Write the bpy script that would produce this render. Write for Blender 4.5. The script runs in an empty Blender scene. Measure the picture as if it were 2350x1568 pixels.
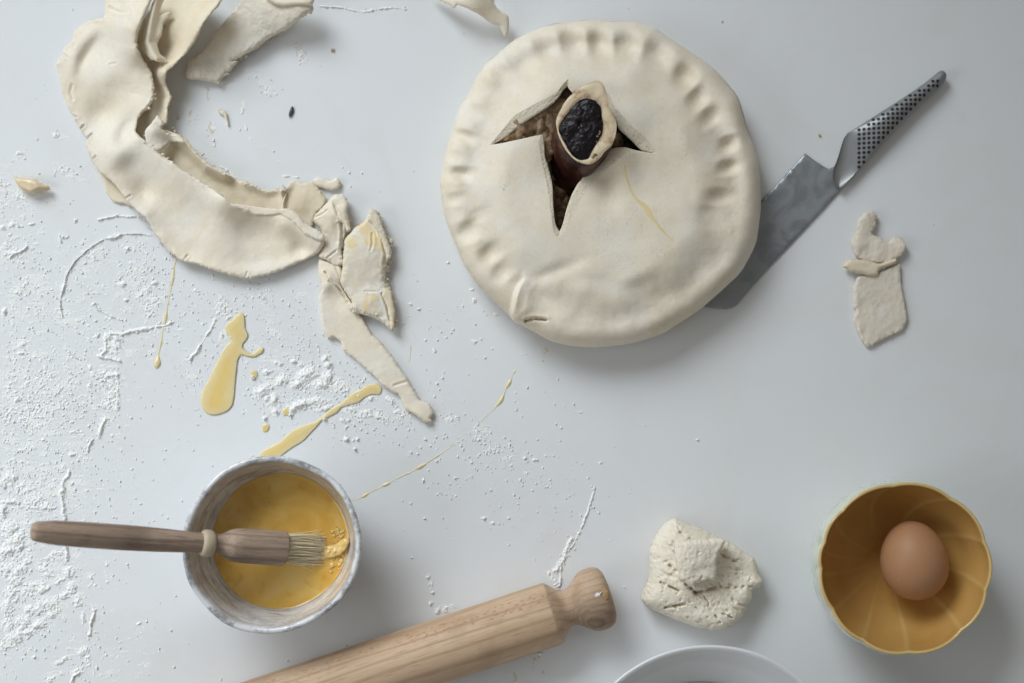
import bpy, math, random
import numpy as np
from mathutils import Vector, Matrix
from mathutils.geometry import delaunay_2d_cdt
R = math.radians
S = bpy.context.scene
COL = S.collection

# ------------------------------------------------------------------ camera
FPX = 2349.3 * 50.0 / 36.0            # focal length in photo pixels (50 mm lens)
TILT = R(4.1)
H = 1.15
cam = bpy.data.cameras.new('camera')
cam.lens = 50; cam.sensor_width = 36; cam.clip_start = 0.05; cam.clip_end = 50
cam.dof.use_dof = True; cam.dof.focus_distance = 1.118; cam.dof.aperture_fstop = 3.2
camo = bpy.data.objects.new('camera', cam); COL.objects.link(camo)
CY = -H * math.tan(TILT)
camo.location = (0, CY, H); camo.rotation_euler = (TILT, 0, 0)
S.camera = camo
# ------------------------------------------------------------------ world, lamps, exposure
wd = bpy.data.worlds.new('World'); S.world = wd; wd.use_nodes = True
bg = wd.node_tree.nodes['Background']
bg.inputs[0].default_value = (1.0, 0.985, 0.93, 1); bg.inputs[1].default_value = 0.20
def area(name, loc, target, sx, sy, power, col, spread=180):
    l = bpy.data.lights.new(name, 'AREA'); l.shape = 'RECTANGLE'; l.size = sx; l.size_y = sy
    l.energy = power; l.color = col; l.spread = R(spread)
    o = bpy.data.objects.new(name, l); COL.objects.link(o); o.location = loc
    o.rotation_euler = (Vector(target) - Vector(loc)).to_track_quat('-Z', 'Y').to_euler()
    return o
area('window_light', (-1.05, 1.06, 1.16), (-0.30, -0.11, 0.0), 1.5, 1.1, 5.0, (0.87, 0.94, 1.0), 50)
area('side_window_light', (-1.20, -0.30, 0.85), (-0.15, -0.10, 0.0), 0.8, 0.7, 4.6, (0.87, 0.94, 1.0))
S.view_settings.view_transform = 'Standard'; S.view_settings.look = 'None'
S.view_settings.exposure = 0.0; S.view_settings.gamma = 1.0

# ------------------------------------------------------------------ helpers
def W(px, py, z):
    """point of the plane at height z (metres) seen at photo position px, py (2349 px wide)"""
    px = np.asarray(px, float); py = np.asarray(py, float); z = np.asarray(z, float)
    dx = (px - 1174.65) / FPX; dy = -(py - 784.0) / FPX
    ct, st = math.cos(TILT), math.sin(TILT)
    wy = dy * ct + st; wz = dy * st - ct
    t = (z - H) / wz
    return dx * t, CY + wy * t
def W3(px, py, z):
    x, y = W(px, py, z); return Vector((float(x), float(y), float(z)))
def cv(pts, ox, oy, s): return [(ox + s * a, oy + s * b) for a, b in pts]
def cA(p): return cv(p, 0, 0, 1 / 3.0)            # crops the outlines were measured in
def cB(p): return cv(p, 457.3, 0, .3336)
def cC(p): return cv(p, 0, 392, .375)
def c4(p): return cv(p, 588, 359.3, .4168)
def cP(p): return cv(p, 980, 32.7, .5)
def cS(p): return cv(p, 1077.9, 163.3, .25)
def cK(p): return cv(p, 1600.6, 130.7, .4374)
def cL(p): return cv(p, 1404.6, 1143.3, .2707)
def cE(p): return cv(p, 0, 1012.6, .3753)
def cM(p): return cv(p, 392, 784, .417)
def cR(p): return cv(p, 522.6, 1241.3, .4031)
def cF(p): return cv(p, 522.6, 816.6, .19461)
def cQ(p): return cv(p, 0, 457.3, .25)
def cT(p): return cv(p, 0, 914.6, .41664)
def cG(p): return cv(p, 914.6, 653.3, .29164)

def _hash(ix, iy, seed):
    with np.errstate(over='ignore'):
        h = (ix.astype(np.int64) * 374761393 + iy.astype(np.int64) * 668265263 + seed * 974711).astype(np.uint64) & np.uint64(0xffffffff)
        h = ((h ^ (h >> np.uint64(13))) * np.uint64(1274126177)) & np.uint64(0xffffffff)
        h = ((h ^ (h >> np.uint64(16))) * np.uint64(2246822519)) & np.uint64(0xffffffff)
        h = h ^ (h >> np.uint64(15))
    return (h & np.uint64(0xffffff)).astype(np.float64) / 16777215.0
def vn(x, y, s, seed=0):
    x = np.asarray(x, float) / s + 1000.37; y = np.asarray(y, float) / s + 1000.71
    ix = np.floor(x); iy = np.floor(y); fx = x - ix; fy = y - iy
    fx = fx * fx * (3 - 2 * fx); fy = fy * fy * (3 - 2 * fy)
    a = _hash(ix, iy, seed); b = _hash(ix + 1, iy, seed); c = _hash(ix, iy + 1, seed); d = _hash(ix + 1, iy + 1, seed)
    return (a + (b - a) * fx) * (1 - fy) + (c + (d - c) * fx) * fy
def fbm(x, y, s, seed=0, o=3):
    r = 0; a = 1; t = 0
    for k in range(o):
        r = r + a * (vn(x, y, s, seed + 17 * k) - .5); t += a; a *= .5; s *= .5
    return r / t * 2
def smooth_closed(pts, step, closed=True):
    P = np.array(pts, float); n = len(P); out = []
    rng = n if closed else n - 1
    for i in range(rng):
        if closed: p0, p1, p2, p3 = P[(i - 1) % n], P[i], P[(i + 1) % n], P[(i + 2) % n]
        else: p0, p1, p2, p3 = P[max(i - 1, 0)], P[i], P[i + 1], P[min(i + 2, n - 1)]
        L = np.linalg.norm(p2 - p1); m = max(1, int(round(L / step)))
        for k in range(m):
            t = k / m
            # centripetal-ish: damped tangents
            m1 = (p2 - p0) * .38; m2 = (p3 - p1) * .38
            l1 = np.linalg.norm(m1); l2 = np.linalg.norm(m2)
            if l1 > L: m1 = m1 * L / l1
            if l2 > L: m2 = m2 * L / l2
            t2, t3 = t * t, t * t * t
            out.append((2 * t3 - 3 * t2 + 1) * p1 + (t3 - 2 * t2 + t) * m1 + (-2 * t3 + 3 * t2) * p2 + (t3 - t2) * m2)
    if not closed: out.append(P[-1])
    return np.array(out)
def resample(pts, n):
    P = np.array(pts, float); d = np.r_[0, np.cumsum(np.linalg.norm(np.diff(P, axis=0), axis=1))]
    t = np.linspace(0, d[-1], n)
    return np.c_[np.interp(t, d, P[:, 0]), np.interp(t, d, P[:, 1])]
def area2(P): return 0.5 * np.sum(P[:, 0] * np.roll(P[:, 1], -1) - np.roll(P[:, 0], -1) * P[:, 1])
def normals_in(P):
    t = np.roll(P, -1, 0) - np.roll(P, 1, 0); n = np.c_[-t[:, 1], t[:, 0]]
    n /= np.linalg.norm(n, axis=1)[:, None] + 1e-9
    return n if area2(P) > 0 else -n
def ragged(P, amp, seed, s1=26, s2=7):
    if amp <= 0: return P
    d = np.r_[0, np.cumsum(np.linalg.norm(np.diff(P, axis=0), axis=1))]
    z = np.zeros_like(d)
    k = .9 * fbm(d, z, s1, seed, 2) + .7 * fbm(d, z + 50, s2, seed + 5, 2)
    sp = vn(d, z + 90, s2 * 1.3, seed + 9); k = k + np.where(sp > .78, (sp - .78) * 5, 0)
    return P - normals_in(P) * (amp * k)[:, None]
def inside(P, q):
    x, y = q[:, 0], q[:, 1]; r = np.zeros(len(q), bool); n = len(P)
    for i in range(n):
        x1, y1 = P[i]; x2, y2 = P[(i + 1) % n]
        if y1 == y2: continue
        c = ((y1 > y) != (y2 > y)) & (x < (x2 - x1) * (y - y1) / (y2 - y1) + x1)
        r ^= c
    return r
def dist_poly(q, P, closed=True):
    P = np.asarray(P, float); A = P if closed else P[:-1]; B = np.roll(P, -1, 0) if closed else P[1:]
    out = np.full(len(q), 1e9); AB = B - A; L = (AB ** 2).sum(1) + 1e-12
    for i in range(0, len(q), 4000):
        s = q[i:i + 4000]; d = s[:, None, :] - A[None]
        t = np.clip((d * AB[None]).sum(2) / L, 0, 1)
        e = d - t[..., None] * AB[None]
        out[i:i + 4000] = np.sqrt((e ** 2).sum(2).min(1))
    return out

def fast_mesh(name, V, F):
    """F: (n,3) or (n,4) array, or list of mixed faces"""
    me = bpy.data.meshes.new(name)
    V = np.asarray(V, np.float32)
    if isinstance(F, np.ndarray):
        k = F.shape[1]
        me.vertices.add(len(V)); me.vertices.foreach_set('co', V.ravel())
        me.loops.add(F.size); me.loops.foreach_set('vertex_index', F.astype(np.int32).ravel())
        me.polygons.add(len(F)); me.polygons.foreach_set('loop_start', np.arange(0, F.size, k, dtype=np.int32))
        me.update(calc_edges=True)
    else:
        me.from_pydata([tuple(map(float, v)) for v in V], [], F)
    me.polygons.foreach_set('use_smooth', np.ones(len(me.polygons), bool))
    me.validate(); me.update()
    return me
def tag(o, label=None, cat=None, group=None, kind=None):
    if label: o['label'] = label
    if cat: o['category'] = cat
    if group: o['group'] = group
    if kind: o['kind'] = kind
    return o
def thing(name, label, cat, loc, group=None):
    o = bpy.data.objects.new(name, None); COL.objects.link(o); o.location = loc; o.empty_display_size = .02
    return tag(o, label, cat, group)
ROOTLOC = {}
def link(name, V, F, mat, parent=None, flat=False):
    """one mesh object from world-space vertices; parent = its thing (or part)"""
    V = np.asarray(V, float)
    if parent is None:
        org = np.array([V[:, 0].mean(), V[:, 1].mean(), V[:, 2].min()])
    else:
        p = parent; org = np.zeros(3)
        while p is not None: org = org + np.array(p.location); p = p.parent
    me = fast_mesh(name, V - org, F)
    me.materials.append(mat)
    if flat: me.polygons.foreach_set('use_smooth', np.zeros(len(me.polygons), bool))
    o = bpy.data.objects.new(name, me); COL.objects.link(o)
    if parent is None: o.location = org
    else: o.parent = parent
    return o

def triangulate(loop, extra_pts, holes=()):
    allp = [np.asarray(loop)]; edges = []; n = len(loop)
    edges += [(i, (i + 1) % n) for i in range(n)]; off = n
    for h in holes:
        allp.append(np.asarray(h)); m = len(h); edges += [(off + i, off + (i + 1) % m) for i in range(m)]; off += m
    if len(extra_pts): allp.append(np.asarray(extra_pts))
    P = np.concatenate(allp)
    v, e, f, *_ = delaunay_2d_cdt([Vector((a, b)) for a, b in P], edges, [], 1, 1e-4)
    V = np.array([(a[0], a[1]) for a in v])
    F = np.array([t for t in f if len(t) == 3], int)
    if holes:
        c = V[F].mean(1); keep = np.ones(len(F), bool)
        for h in holes: keep &= ~inside(np.asarray(h), c)
        F = F[keep]
    c = V[F].mean(1); F = F[inside(np.asarray(loop), c)]
    used = np.unique(F); m = -np.ones(len(V), int); m[used] = np.arange(len(used))
    V = V[used]; F = m[F]
    a = V[F[:, 1]] - V[F[:, 0]]; b = V[F[:, 2]] - V[F[:, 0]]
    neg = (a[:, 0] * b[:, 1] - a[:, 1] * b[:, 0]) > 0        # image y points down: flip so that normals face up
    F[neg] = F[neg][:, ::-1]
    E = np.sort(np.concatenate([F[:, [0, 1]], F[:, [1, 2]], F[:, [2, 0]]]), axis=1)
    key = E[:, 0] * (len(V) + 1) + E[:, 1]
    u, cnt = np.unique(key, return_counts=True)
    ub = u[cnt == 1]; bidx = np.unique(np.r_[ub // (len(V) + 1), ub % (len(V) + 1)])
    bm = np.zeros(len(V), bool); bm[bidx] = True
    return V, F, bm
def hexpts(P, sp, seed, jit=.25):
    rs = np.random.RandomState(seed)
    x0, y0 = P.min(0); x1, y1 = P.max(0)
    ys = np.arange(y0, y1, sp * .87); pts = []
    for k, y in enumerate(ys):
        xs = np.arange(x0 + (k % 2) * sp * .5, x1, sp); pts.append(np.c_[xs, np.full(len(xs), y)])
    q = np.concatenate(pts); q = q + rs.uniform(-jit, jit, q.shape) * sp
    return q[inside(P, q)]
def bumps(lst):
    """sum of soft bumps: (px, py, height mm, sigma px[, sigma2, angle])"""
    def f(px, py):
        z = np.zeros_like(px)
        for b in lst:
            dx = px - b[0]; dy = py - b[1]
            if len(b) == 4: z = z + b[2] * np.exp(-(dx * dx + dy * dy) / (2 * b[3] ** 2))
            else:
                c, s = math.cos(R(b[5])), math.sin(R(b[5])); u = dx * c + dy * s; v = -dx * s + dy * c
                z = z + b[2] * np.exp(-u * u / (2 * b[3] ** 2) - v * v / (2 * b[4] ** 2))
        return z
    return f
def ridge(pts, h, sig):
    P = np.array(pts, float)
    def f(px, py):
        d = dist_poly(np.c_[px, py], P, False); return h * np.exp(-d * d / (2 * sig * sig))
    return f
def groove(lst):
    """narrow creases: (points, depth mm, half width px)"""
    def f(px, py, d=None):
        z = np.zeros_like(px)
        for pts, dep, w in lst:
            dd = dist_poly(np.c_[px, py], np.array(pts, float), False)
            z = z - dep * np.exp(-(dd / w) ** 2) * (.6 + .6 * vn(px, py, 6, 77)) + .28 * dep * np.exp(-((dd - 2.1 * w) / w) ** 2)
        return z
    return f
def sumf(*fs): return lambda px, py: sum(f(px, py) for f in fs)
SEED = [100]
def sheet(name, outline, mat, parent, t, zref=0.004, base=None, extra=None, er=None, sp=3.4, rag=1.1, relief=.35, step=None, sm=True,
          s1=26, s2=7, flat_base=False, fine=.07, torn=.45):
    """a slab traced in plan: thickness t (mm), rounded edges of radius er (px), lying on base(px, py) mm"""
    SEED[0] += 1; sd = SEED[0]
    er = er or t * 1.3
    P = smooth_closed(outline, step or sp * .9) if sm else np.array(outline, float)
    P = ragged(P, rag, sd, s1, s2)
    n = normals_in(P); ex = [hexpts(P, sp, sd)]
    for k in (.10, .34, .68):
        ex.append(P + n * er * k)
    q = np.concatenate(ex); q = q[inside(P, q)]
    d = dist_poly(q, P); lim = np.r_[np.full(len(ex[0]), er * .12)]
    q = q[d > max(.25, er * .085)]
    V, F, bm = triangulate(P, q)
    def top(px, py):
        d = dist_poly(np.c_[px, py], P); k = np.sqrt(np.clip(1 - (1 - np.clip(d / er, 0, 1)) ** 2, 0, 1))
        return d, k
    d, k = top(V[:, 0], V[:, 1]); k[bm] = 0; d[bm] = 0
    px, py = V[:, 0], V[:, 1]
    b = base(px, py) if base else np.zeros(len(px))
    rel = relief * fbm(px, py, 34, sd, 3) + fine * fbm(px, py, 7, sd + 3, 2) + torn * np.exp(-(d / (er * .9)) ** 2) * fbm(px, py, 6, sd + 6, 2) * (rag > .3)
    z = b + t / 2 + (t / 2 + rel + (extra(px, py, d) if extra else 0)) * k
    zb = b + t / 2 - t / 2 * (k if not flat_base else np.where(bm, 0, 1))
    x, y = W(px, py, (b + t / 2) / 1000 if zref is None else zref)
    top_v = np.c_[x, y, z / 1000]
    ib = np.where(~bm)[0]; m = np.arange(len(V)); m[ib] = len(V) + np.arange(len(ib))
    bot = np.c_[x[ib], y[ib], np.minimum(zb[ib], z[ib] - .05) / 1000]
    Vw = np.concatenate([top_v, bot]); Vw[:, 2] = np.maximum(Vw[:, 2], .0003)
    Fw = np.concatenate([F, m[F][:, ::-1]])
    o = link(name, Vw, Fw, mat, parent)
    a = o.data.attributes.new('edge', 'FLOAT', 'POINT'); a.data.foreach_set('value', np.r_[np.clip(d / (2 * er), 0, 1), np.zeros(len(ib))].astype(np.float32))
    def ztop(qx, qy):
        qx = np.asarray(qx, float); qy = np.asarray(qy, float); d, k = top(qx, qy)
        bb = base(qx, qy) if base else 0
        return bb + t / 2 + (t / 2 + relief * fbm(qx, qy, 34, sd, 3) + (extra(qx, qy, d) if extra else 0)) * k
    return o, ztop
ICO = {}
def ico(sub):
    if sub not in ICO:
        import bmesh
        bm = bmesh.new(); bmesh.ops.create_icosphere(bm, subdivisions=sub, radius=1)
        bm.verts.ensure_lookup_table()
        ICO[sub] = (np.array([v.co[:] for v in bm.verts]), np.array([[v.index for v in f.verts] for f in bm.faces])); bm.free()
    return ICO[sub]
def lump_geo(c, r, seed, amp=.25, sub=3, rot=0, fr=1.6):
    v, f = ico(sub); v = v.copy()
    n = fbm(v[:, 0] * 10 + v[:, 2] * 7, v[:, 1] * 10 + v[:, 2] * 4, 10 / fr, seed, 3) + .6 * fbm(v[:, 0] * 10 - v[:, 2] * 8, v[:, 1] * 10 + 40, 5 / fr, seed + 4, 2)
    v = v * (1 + amp * n)[:, None] * np.array(r)
    c_, s_ = math.cos(rot), math.sin(rot)
    v = np.c_[v[:, 0] * c_ - v[:, 1] * s_, v[:, 0] * s_ + v[:, 1] * c_, v[:, 2]]
    return v + np.array(c), f
def crumbs_along(name, path, n, r0, r1, z, mat, parent, spread=3., seed=1):
    """small torn crumbs of dough along an edge, one mesh"""
    rs = np.random.RandomState(seed); P = resample(path, 400); gl = []
    for k in range(n):
        p = P[rs.randint(400)] + rs.randn(2) * spread; r = (r0 + (r1 - r0) * rs.rand() ** 2.2) / 1000
        zz = z(np.array([p[0]]), np.array([p[1]])) if callable(z) else z
        c = W3(p[0], p[1], float(np.ravel(zz)[0]) / 1000)
        gl.append(lump_geo(c, (r * rs.uniform(.8, 1.7), r * rs.uniform(.7, 1.2), r * rs.uniform(.6, .9)), seed * 100 + k, .75, 2, rs.rand() * 6, 2.8))
    V, F = many(gl); return tag(link(name, V, F, mat, parent), kind='stuff')
def many(geos):
    V = []; F = []; o = 0
    for v, f in geos: V.append(v); F.append(f + o); o += len(v)
    return np.concatenate(V), np.concatenate(F)
def lathe(prof, seg=96, rmod=None, zmod=None):
    """prof: list of (r, z) in metres about Z"""
    th = np.linspace(0, 2 * math.pi, seg, endpoint=False); V = []; F = []
    n = len(prof)
    for r, z in prof:
        rr = np.full(seg, r); zz = np.full(seg, z)
        if rmod is not None: rr = rr * rmod(th, z, r)
        if zmod is not None: zz = zz + zmod(th, z, r)
        V.append(np.c_[rr * np.cos(th), rr * np.sin(th), zz])
    V = np.concatenate(V)
    i = np.arange(seg); j = (i + 1) % seg
    for k in range(n - 1):
        a = k * seg
        F.append(np.c_[a + i, a + j, a + seg + j, a + seg + i])
    return V, np.concatenate(F)
def dense(prof, step):
    P = smooth_closed(prof, step, closed=False); return [tuple(p) for p in P]

# ------------------------------------------------------------------ materials
class M:
    def __init__(s, name, rough=.5, spec=.5, metal=0., sss=0., sssr=(1, .7, .45), sscale=.003, coat=0.):
        s.m = bpy.data.materials.new(name); s.m.use_nodes = True; s.t = s.m.node_tree; s.n = s.t.nodes
        s.p = s.n['Principled BSDF']; s.set('Roughness', rough); s.set('Specular IOR Level', spec); s.set('Metallic', metal)
        if coat: s.set('Coat Weight', coat); s.set('Coat Roughness', .08)
        if sss: s.set('Subsurface Weight', sss); s.set('Subsurface Radius', sssr); s.set('Subsurface Scale', sscale)
        s.tc = s.n.new('ShaderNodeTexCoord'); s.co = s.tc.outputs['Object']
    def set(s, k, v):
        if hasattr(v, 'links') or hasattr(v, 'is_output'): s.t.links.new(v, s.p.inputs[k])
        else: s.p.inputs[k].default_value = v if not (isinstance(v, tuple) and len(v) == 3 and k == 'Base Color') else (*v, 1)
    def mapping(s, scale=(1, 1, 1), rot=(0, 0, 0), loc=(0, 0, 0)):
        m = s.n.new('ShaderNodeMapping'); m.inputs['Scale'].default_value = scale; m.inputs['Rotation'].default_value = rot; m.inputs['Location'].default_value = loc
        s.t.links.new(s.co, m.inputs[0]); return m.outputs[0]
    def noise(s, scale, detail=3, rough=.55, co=None, dist=0):
        n = s.n.new('ShaderNodeTexNoise'); n.inputs['Scale'].default_value = scale; n.inputs['Detail'].default_value = detail
        n.inputs['Roughness'].default_value = rough; n.inputs['Distortion'].default_value = dist
        s.t.links.new(co or s.co, n.inputs['Vector']); return n.outputs['Fac']
    def voronoi(s, scale, co=None, feature='F1'):
        n = s.n.new('ShaderNodeTexVoronoi'); n.feature = feature; n.inputs['Scale'].default_value = scale
        s.t.links.new(co or s.co, n.inputs['Vector']); return n.outputs['Distance']
    def wave(s, scale, dist, co=None, detail=2):
        n = s.n.new('ShaderNodeTexWave'); n.inputs['Scale'].default_value = scale; n.inputs['Distortion'].default_value = dist
        n.inputs['Detail'].default_value = detail; n.bands_direction = 'Y'
        s.t.links.new(co or s.co, n.inputs['Vector']); return n.outputs['Fac']
    def ramp(s, fac, stops):
        r = s.n.new('ShaderNodeValToRGB'); el = r.color_ramp.elements
        while len(el) < len(stops): el.new(.5)
        for e, (p, c) in zip(el, stops):
            e.position = p; e.color = (*c, 1) if isinstance(c, tuple) else (c, c, c, 1)
        s.t.links.new(fac, r.inputs[0]); return r.outputs[0]
    def mix(s, fac, a, b, mode='MIX'):
        n = s.n.new('ShaderNodeMix'); n.data_type = 'RGBA'; n.blend_type = mode
        for k, v in ((0, fac), (6, a), (7, b)):
            if hasattr(v, 'links'): s.t.links.new(v, n.inputs[k])
            else: n.inputs[k].default_value = v if k == 0 else (*v, 1)
        return n.outputs[2]
    def math(s, op, a, b=0.):
        n = s.n.new('ShaderNodeMath'); n.operation = op
        for k, v in ((0, a), (1, b)):
            if hasattr(v, 'links'): s.t.links.new(v, n.inputs[k])
            else: n.inputs[k].default_value = v
        return n.outputs[0]
    def attr(s, name):
        n = s.n.new('ShaderNodeAttribute'); n.attribute_name = name; return n.outputs['Fac']
    def bump(s, h, strength=.3, dist=.001):
        b = s.n.new('ShaderNodeBump'); b.inputs['Strength'].default_value = strength; b.inputs['Distance'].default_value = dist
        s.t.links.new(h, b.inputs['Height'])
        if s.p.inputs['Normal'].links: s.t.links.new(s.p.inputs['Normal'].links[0].from_socket, b.inputs['Normal'])
        s.t.links.new(b.outputs[0], s.p.inputs['Normal'])

def make_dough(name, c1, c2, flour=.3, bumpk=.3):
    m = M(name, rough=.58, spec=.35, sss=.06, sscale=.003)
    c = m.mix(m.ramp(m.noise(48, 5, .65), [(.34, 0.), (.66, 1.)]), c1, c2)
    c = m.mix(m.ramp(m.noise(330, 3, .6), [(.55, 0.), (.70, .35)]), c, (.66, .56, .40))
    fl = m.math('MULTIPLY', m.ramp(m.noise(26, 4), [(.62 - flour * .3, 0.), (.80 - flour * .3, 1.)]), m.ramp(m.noise(1300, 2), [(.42, .1), (.62, 1.)]))
    c = m.mix(m.math('MULTIPLY', fl, .75), c, (.83, .81, .77))
    sp = m.ramp(m.voronoi(210), [(.035, 1.), (.075, 0.)])
    c = m.mix(m.math('MULTIPLY', sp, m.ramp(m.noise(90, 1), [(.5, 0.), (.6, .5)])), c, (.36, .28, .17))
    m.set('Base Color', c)
    m.bump(m.noise(420, 4), bumpk, .0006); m.bump(m.noise(1500, 2), bumpk * .5, .0003)
    return m.m
DOUGH = make_dough('raw_pastry', (.835, .75, .61), (.78, .685, .53), .5)
DOUGH_F = make_dough('floured_pastry', (.77, .70, .58), (.70, .62, .49), .7, 1.0)
DOUGH_Y = make_dough('damp_pastry', (.79, .70, .54), (.73, .62, .44), .1)
def m_crumbly():
    m = M('cut_pastry', rough=.75, spec=.2, sss=.1, sscale=.002)
    c = m.mix(m.noise(120, 3), (.78, .71, .58), (.71, .62, .47))
    pit = m.ramp(m.noise(520, 3), [(.60, 0.), (.70, 1.)])
    m.set('Base Color', m.mix(m.math('MULTIPLY', pit, .6), c, (.45, .33, .18)))
    m.bump(m.noise(480, 4), .9, .0012)
    return m.m
CRUMBLY = m_crumbly()
def m_work():
    m = M('white_laminate', rough=.42, spec=.35)
    c = m.mix(m.noise(6, 4), (.775, .785, .79), (.755, .765, .77))
    sm = m.ramp(m.noise(9, 5, .65, dist=1.2), [(.50, 0.), (.72, .6)])
    c = m.mix(sm, c, (.735, .73, .705))
    st = m.ramp(m.noise(17, 3, .5), [(.66, 0.), (.76, .5)]); c = m.mix(st, c, (.73, .71, .66))
    m.set('Base Color', c)
    m.set('Roughness', m.math('ADD', m.math('MULTIPLY', m.noise(11, 4), .22), .33))
    m.bump(m.noise(1, 3, .6, co=m.mapping((14, 260, 1), (0, 0, R(24)))), .035, .0004); m.bump(m.noise(900, 2), .03, .0003)
    return m.m
def m_flour():
    m = M('flour', rough=.95, spec=.08)
    m.set('Base Color', m.mix(m.noise(300, 3), (.87, .865, .845), (.83, .825, .805)))
    m.bump(m.noise(2400, 3), .6, .0004)
    return m.m
FLOUR = m_flour()
def m_egg(name, a, b, thin=None):
    m = M(name, rough=.16, spec=.4, sss=.2, sssr=(1, .6, .2), sscale=.002)
    n = m.noise(42, 3, .55, dist=.8)
    c = m.mix(m.ramp(n, [(.35, 0.), (.68, 1.)]), a, b)
    if thin: c = m.mix(m.ramp(m.attr('edge'), [(.0, .75), (.55, 0.)]), c, thin)
    m.set('Base Color', c)
    return m.m
EGGDRIP = m_egg('egg_spill', (.80, .56, .17), (.80, .64, .29), (.80, .70, .46))
EGGTHIN = m_egg('thin_egg', (.80, .66, .36), (.80, .72, .48))
def m_wash():
    m = M('beaten_egg_liquid', rough=.10, spec=.5)
    n1 = m.noise(26, 4, .55, dist=1.0); n2 = m.noise(75, 3, .5, dist=1.)
    c = m.ramp(n1, [(.30, (.68, .36, .06)), (.48, (.76, .46, .10)), (.62, (.80, .53, .16)), (.78, (.83, .62, .27))])
    c = m.mix(m.ramp(n2, [(.58, 0.), (.72, .5)]), c, (.64, .29, .04))
    m.set('Base Color', c)
    return m.m
def m_foam():
    m = M('egg_foam', rough=.18, spec=.5)
    n = m.noise(220, 4)
    m.set('Base Color', m.mix(n, (.80, .50, .14), (.82, .60, .24))); m.bump(m.noise(700, 2), .5, .0006)
    return m.m
def m_wood(name, a, b, dk, k=1., fleck=False, knot=0.):
    m = M(name, rough=.58, spec=.25)
    co = m.mapping((9 * k, 95 * k, 95 * k)); n = m.noise(1, 5, .65, co=co, dist=.35)
    c = m.mix(m.ramp(n, [(.36, 0.), (.64, 1.)]), a, b)
    fine = m.noise(1, 3, .6, co=m.mapping((70 * k, 900, 900)))
    c = m.mix(m.ramp(fine, [(.56, 0.), (.68, .55)]), c, dk)
    wv = m.wave(34 * k, 5.5, co=m.mapping((.10, 1.2, 1.2)), detail=3)
    c = m.mix(m.ramp(wv, [(.0, .42), (.22, 0.)]), c, dk)
    if fleck:
        fv = m.voronoi(1, co=m.mapping((190, 420, 420)))
        band = m.ramp(m.noise(1, 2, co=m.mapping((3, 42, 42))), [(.53, 0.), (.60, 1.)])
        c = m.mix(m.math('MULTIPLY', m.ramp(fv, [(.24, .75), (.36, 0.)]), band), c, (.42, .21, .13))
    dirt = m.ramp(m.noise(22, 4), [(.52, 0.), (.72, .5)])
    c = m.mix(dirt, c, dk)
    m.set('Base Color', c); m.bump(n, .22, .0008); m.bump(fine, .25, .0004)
    return m.m

# ------------------------------------------------------------------ worktop
v, f = [(-1.5, -1.1, 0), (1.5, -1.1, 0), (1.5, 1.1, 0), (-1.5, 1.1, 0), (-1.5, -1.1, -.04), (1.5, -1.1, -.04), (1.5, 1.1, -.04), (-1.5, 1.1, -.04)], \
    [(0, 1, 2, 3), (7, 6, 5, 4), (0, 4, 5, 1), (1, 5, 6, 2), (2, 6, 7, 3), (3, 7, 4, 0)]
tag(link('worktop', np.array(v), np.array(f), m_work(), flat=True), 'smooth white worktop dusted with flour', kind='structure')

# ------------------------------------------------------------------ pie
pc = W3(1378, 422, .0)
pie = thing('pie', 'large round unbaked pie with thumb crimped rim and a bone poking through its slit lid', 'pie', pc)
PZ = .045
pie_out = cP([(640, 40), (740, 28), (860, 35), (960, 38), (1040, 62), (1110, 108), (1200, 168), (1290, 228), (1370, 310), (1425, 385), (1447, 460), (1468, 530),
    (1502, 610), (1525, 700), (1531, 830), (1528, 930), (1510, 1040), (1480, 1115), (1425, 1200), (1350, 1270), (1255, 1352), (1150, 1422), (1080, 1466),
    (960, 1505), (830, 1527), (690, 1527), (580, 1505), (490, 1458), (440, 1432), (400, 1412), (376, 1384), (300, 1310), (230, 1240), (170, 1150), (130, 1060),
    (95, 970), (70, 880), (61, 780), (75, 680), (100, 580), (128, 490), (150, 430), (180, 385), (225, 300), (258, 240), (320, 185), (400, 120), (500, 70), (580, 48)])
POUT = ragged(smooth_closed(pie_out, 4.0), .7, 7, 40, 15)
E1o = [(185, 680), (300, 540), (400, 420), (500, 355), (620, 290), (740, 230), (810, 180), (850, 130), (905, 70)]
E1i = [(215, 672), (340, 600), (440, 520), (550, 440), (690, 350), (765, 295), (830, 222), (852, 185), (897, 140)]
E2o = [(905, 70), (940, 160), (1000, 190), (1240, 190), (1290, 240), (1330, 330), (1420, 430), (1500, 520), (1600, 600), (1680, 690), (1720, 762)]
E2i = [(897, 140), (935, 190), (1000, 240), (1220, 280), (1270, 370), (1340, 450), (1365, 530), (1430, 590), (1500, 650), (1580, 728), (1690, 752)]
E3o = [(1720, 762), (1620, 757), (1500, 752), (1420, 785), (1350, 830), (1290, 870), (1220, 940), (1140, 1010), (1060, 1100), (1000, 1210), (950, 1300), (900, 1400), (850, 1520), (820, 1534)]
E3i = [(1690, 752), (1580, 737), (1520, 726), (1440, 701), (1380, 696), (1290, 712), (1225, 738), (1190, 810), (1110, 900), (1040, 970), (980, 1050), (930, 1150), (890, 1260), (860, 1380), (838, 1440), (822, 1470)]
E4ao = [(820, 1534), (775, 1490), (750, 1350), (730, 1200), (710, 1060), (690, 960), (660, 830), (640, 700), (632, 640), (658, 582)]
E4ai = [(822, 1470), (790, 1410), (775, 1330), (765, 1200), (760, 1060), (740, 950), (720, 870), (690, 780), (682, 660), (666, 580)]
E4bo = [(658, 582), (580, 602), (450, 632), (300, 662), (185, 680)]
E4bi = [(666, 580), (580, 597), (450, 627), (300, 657), (215, 672)]
ho, hi = [], []
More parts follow.
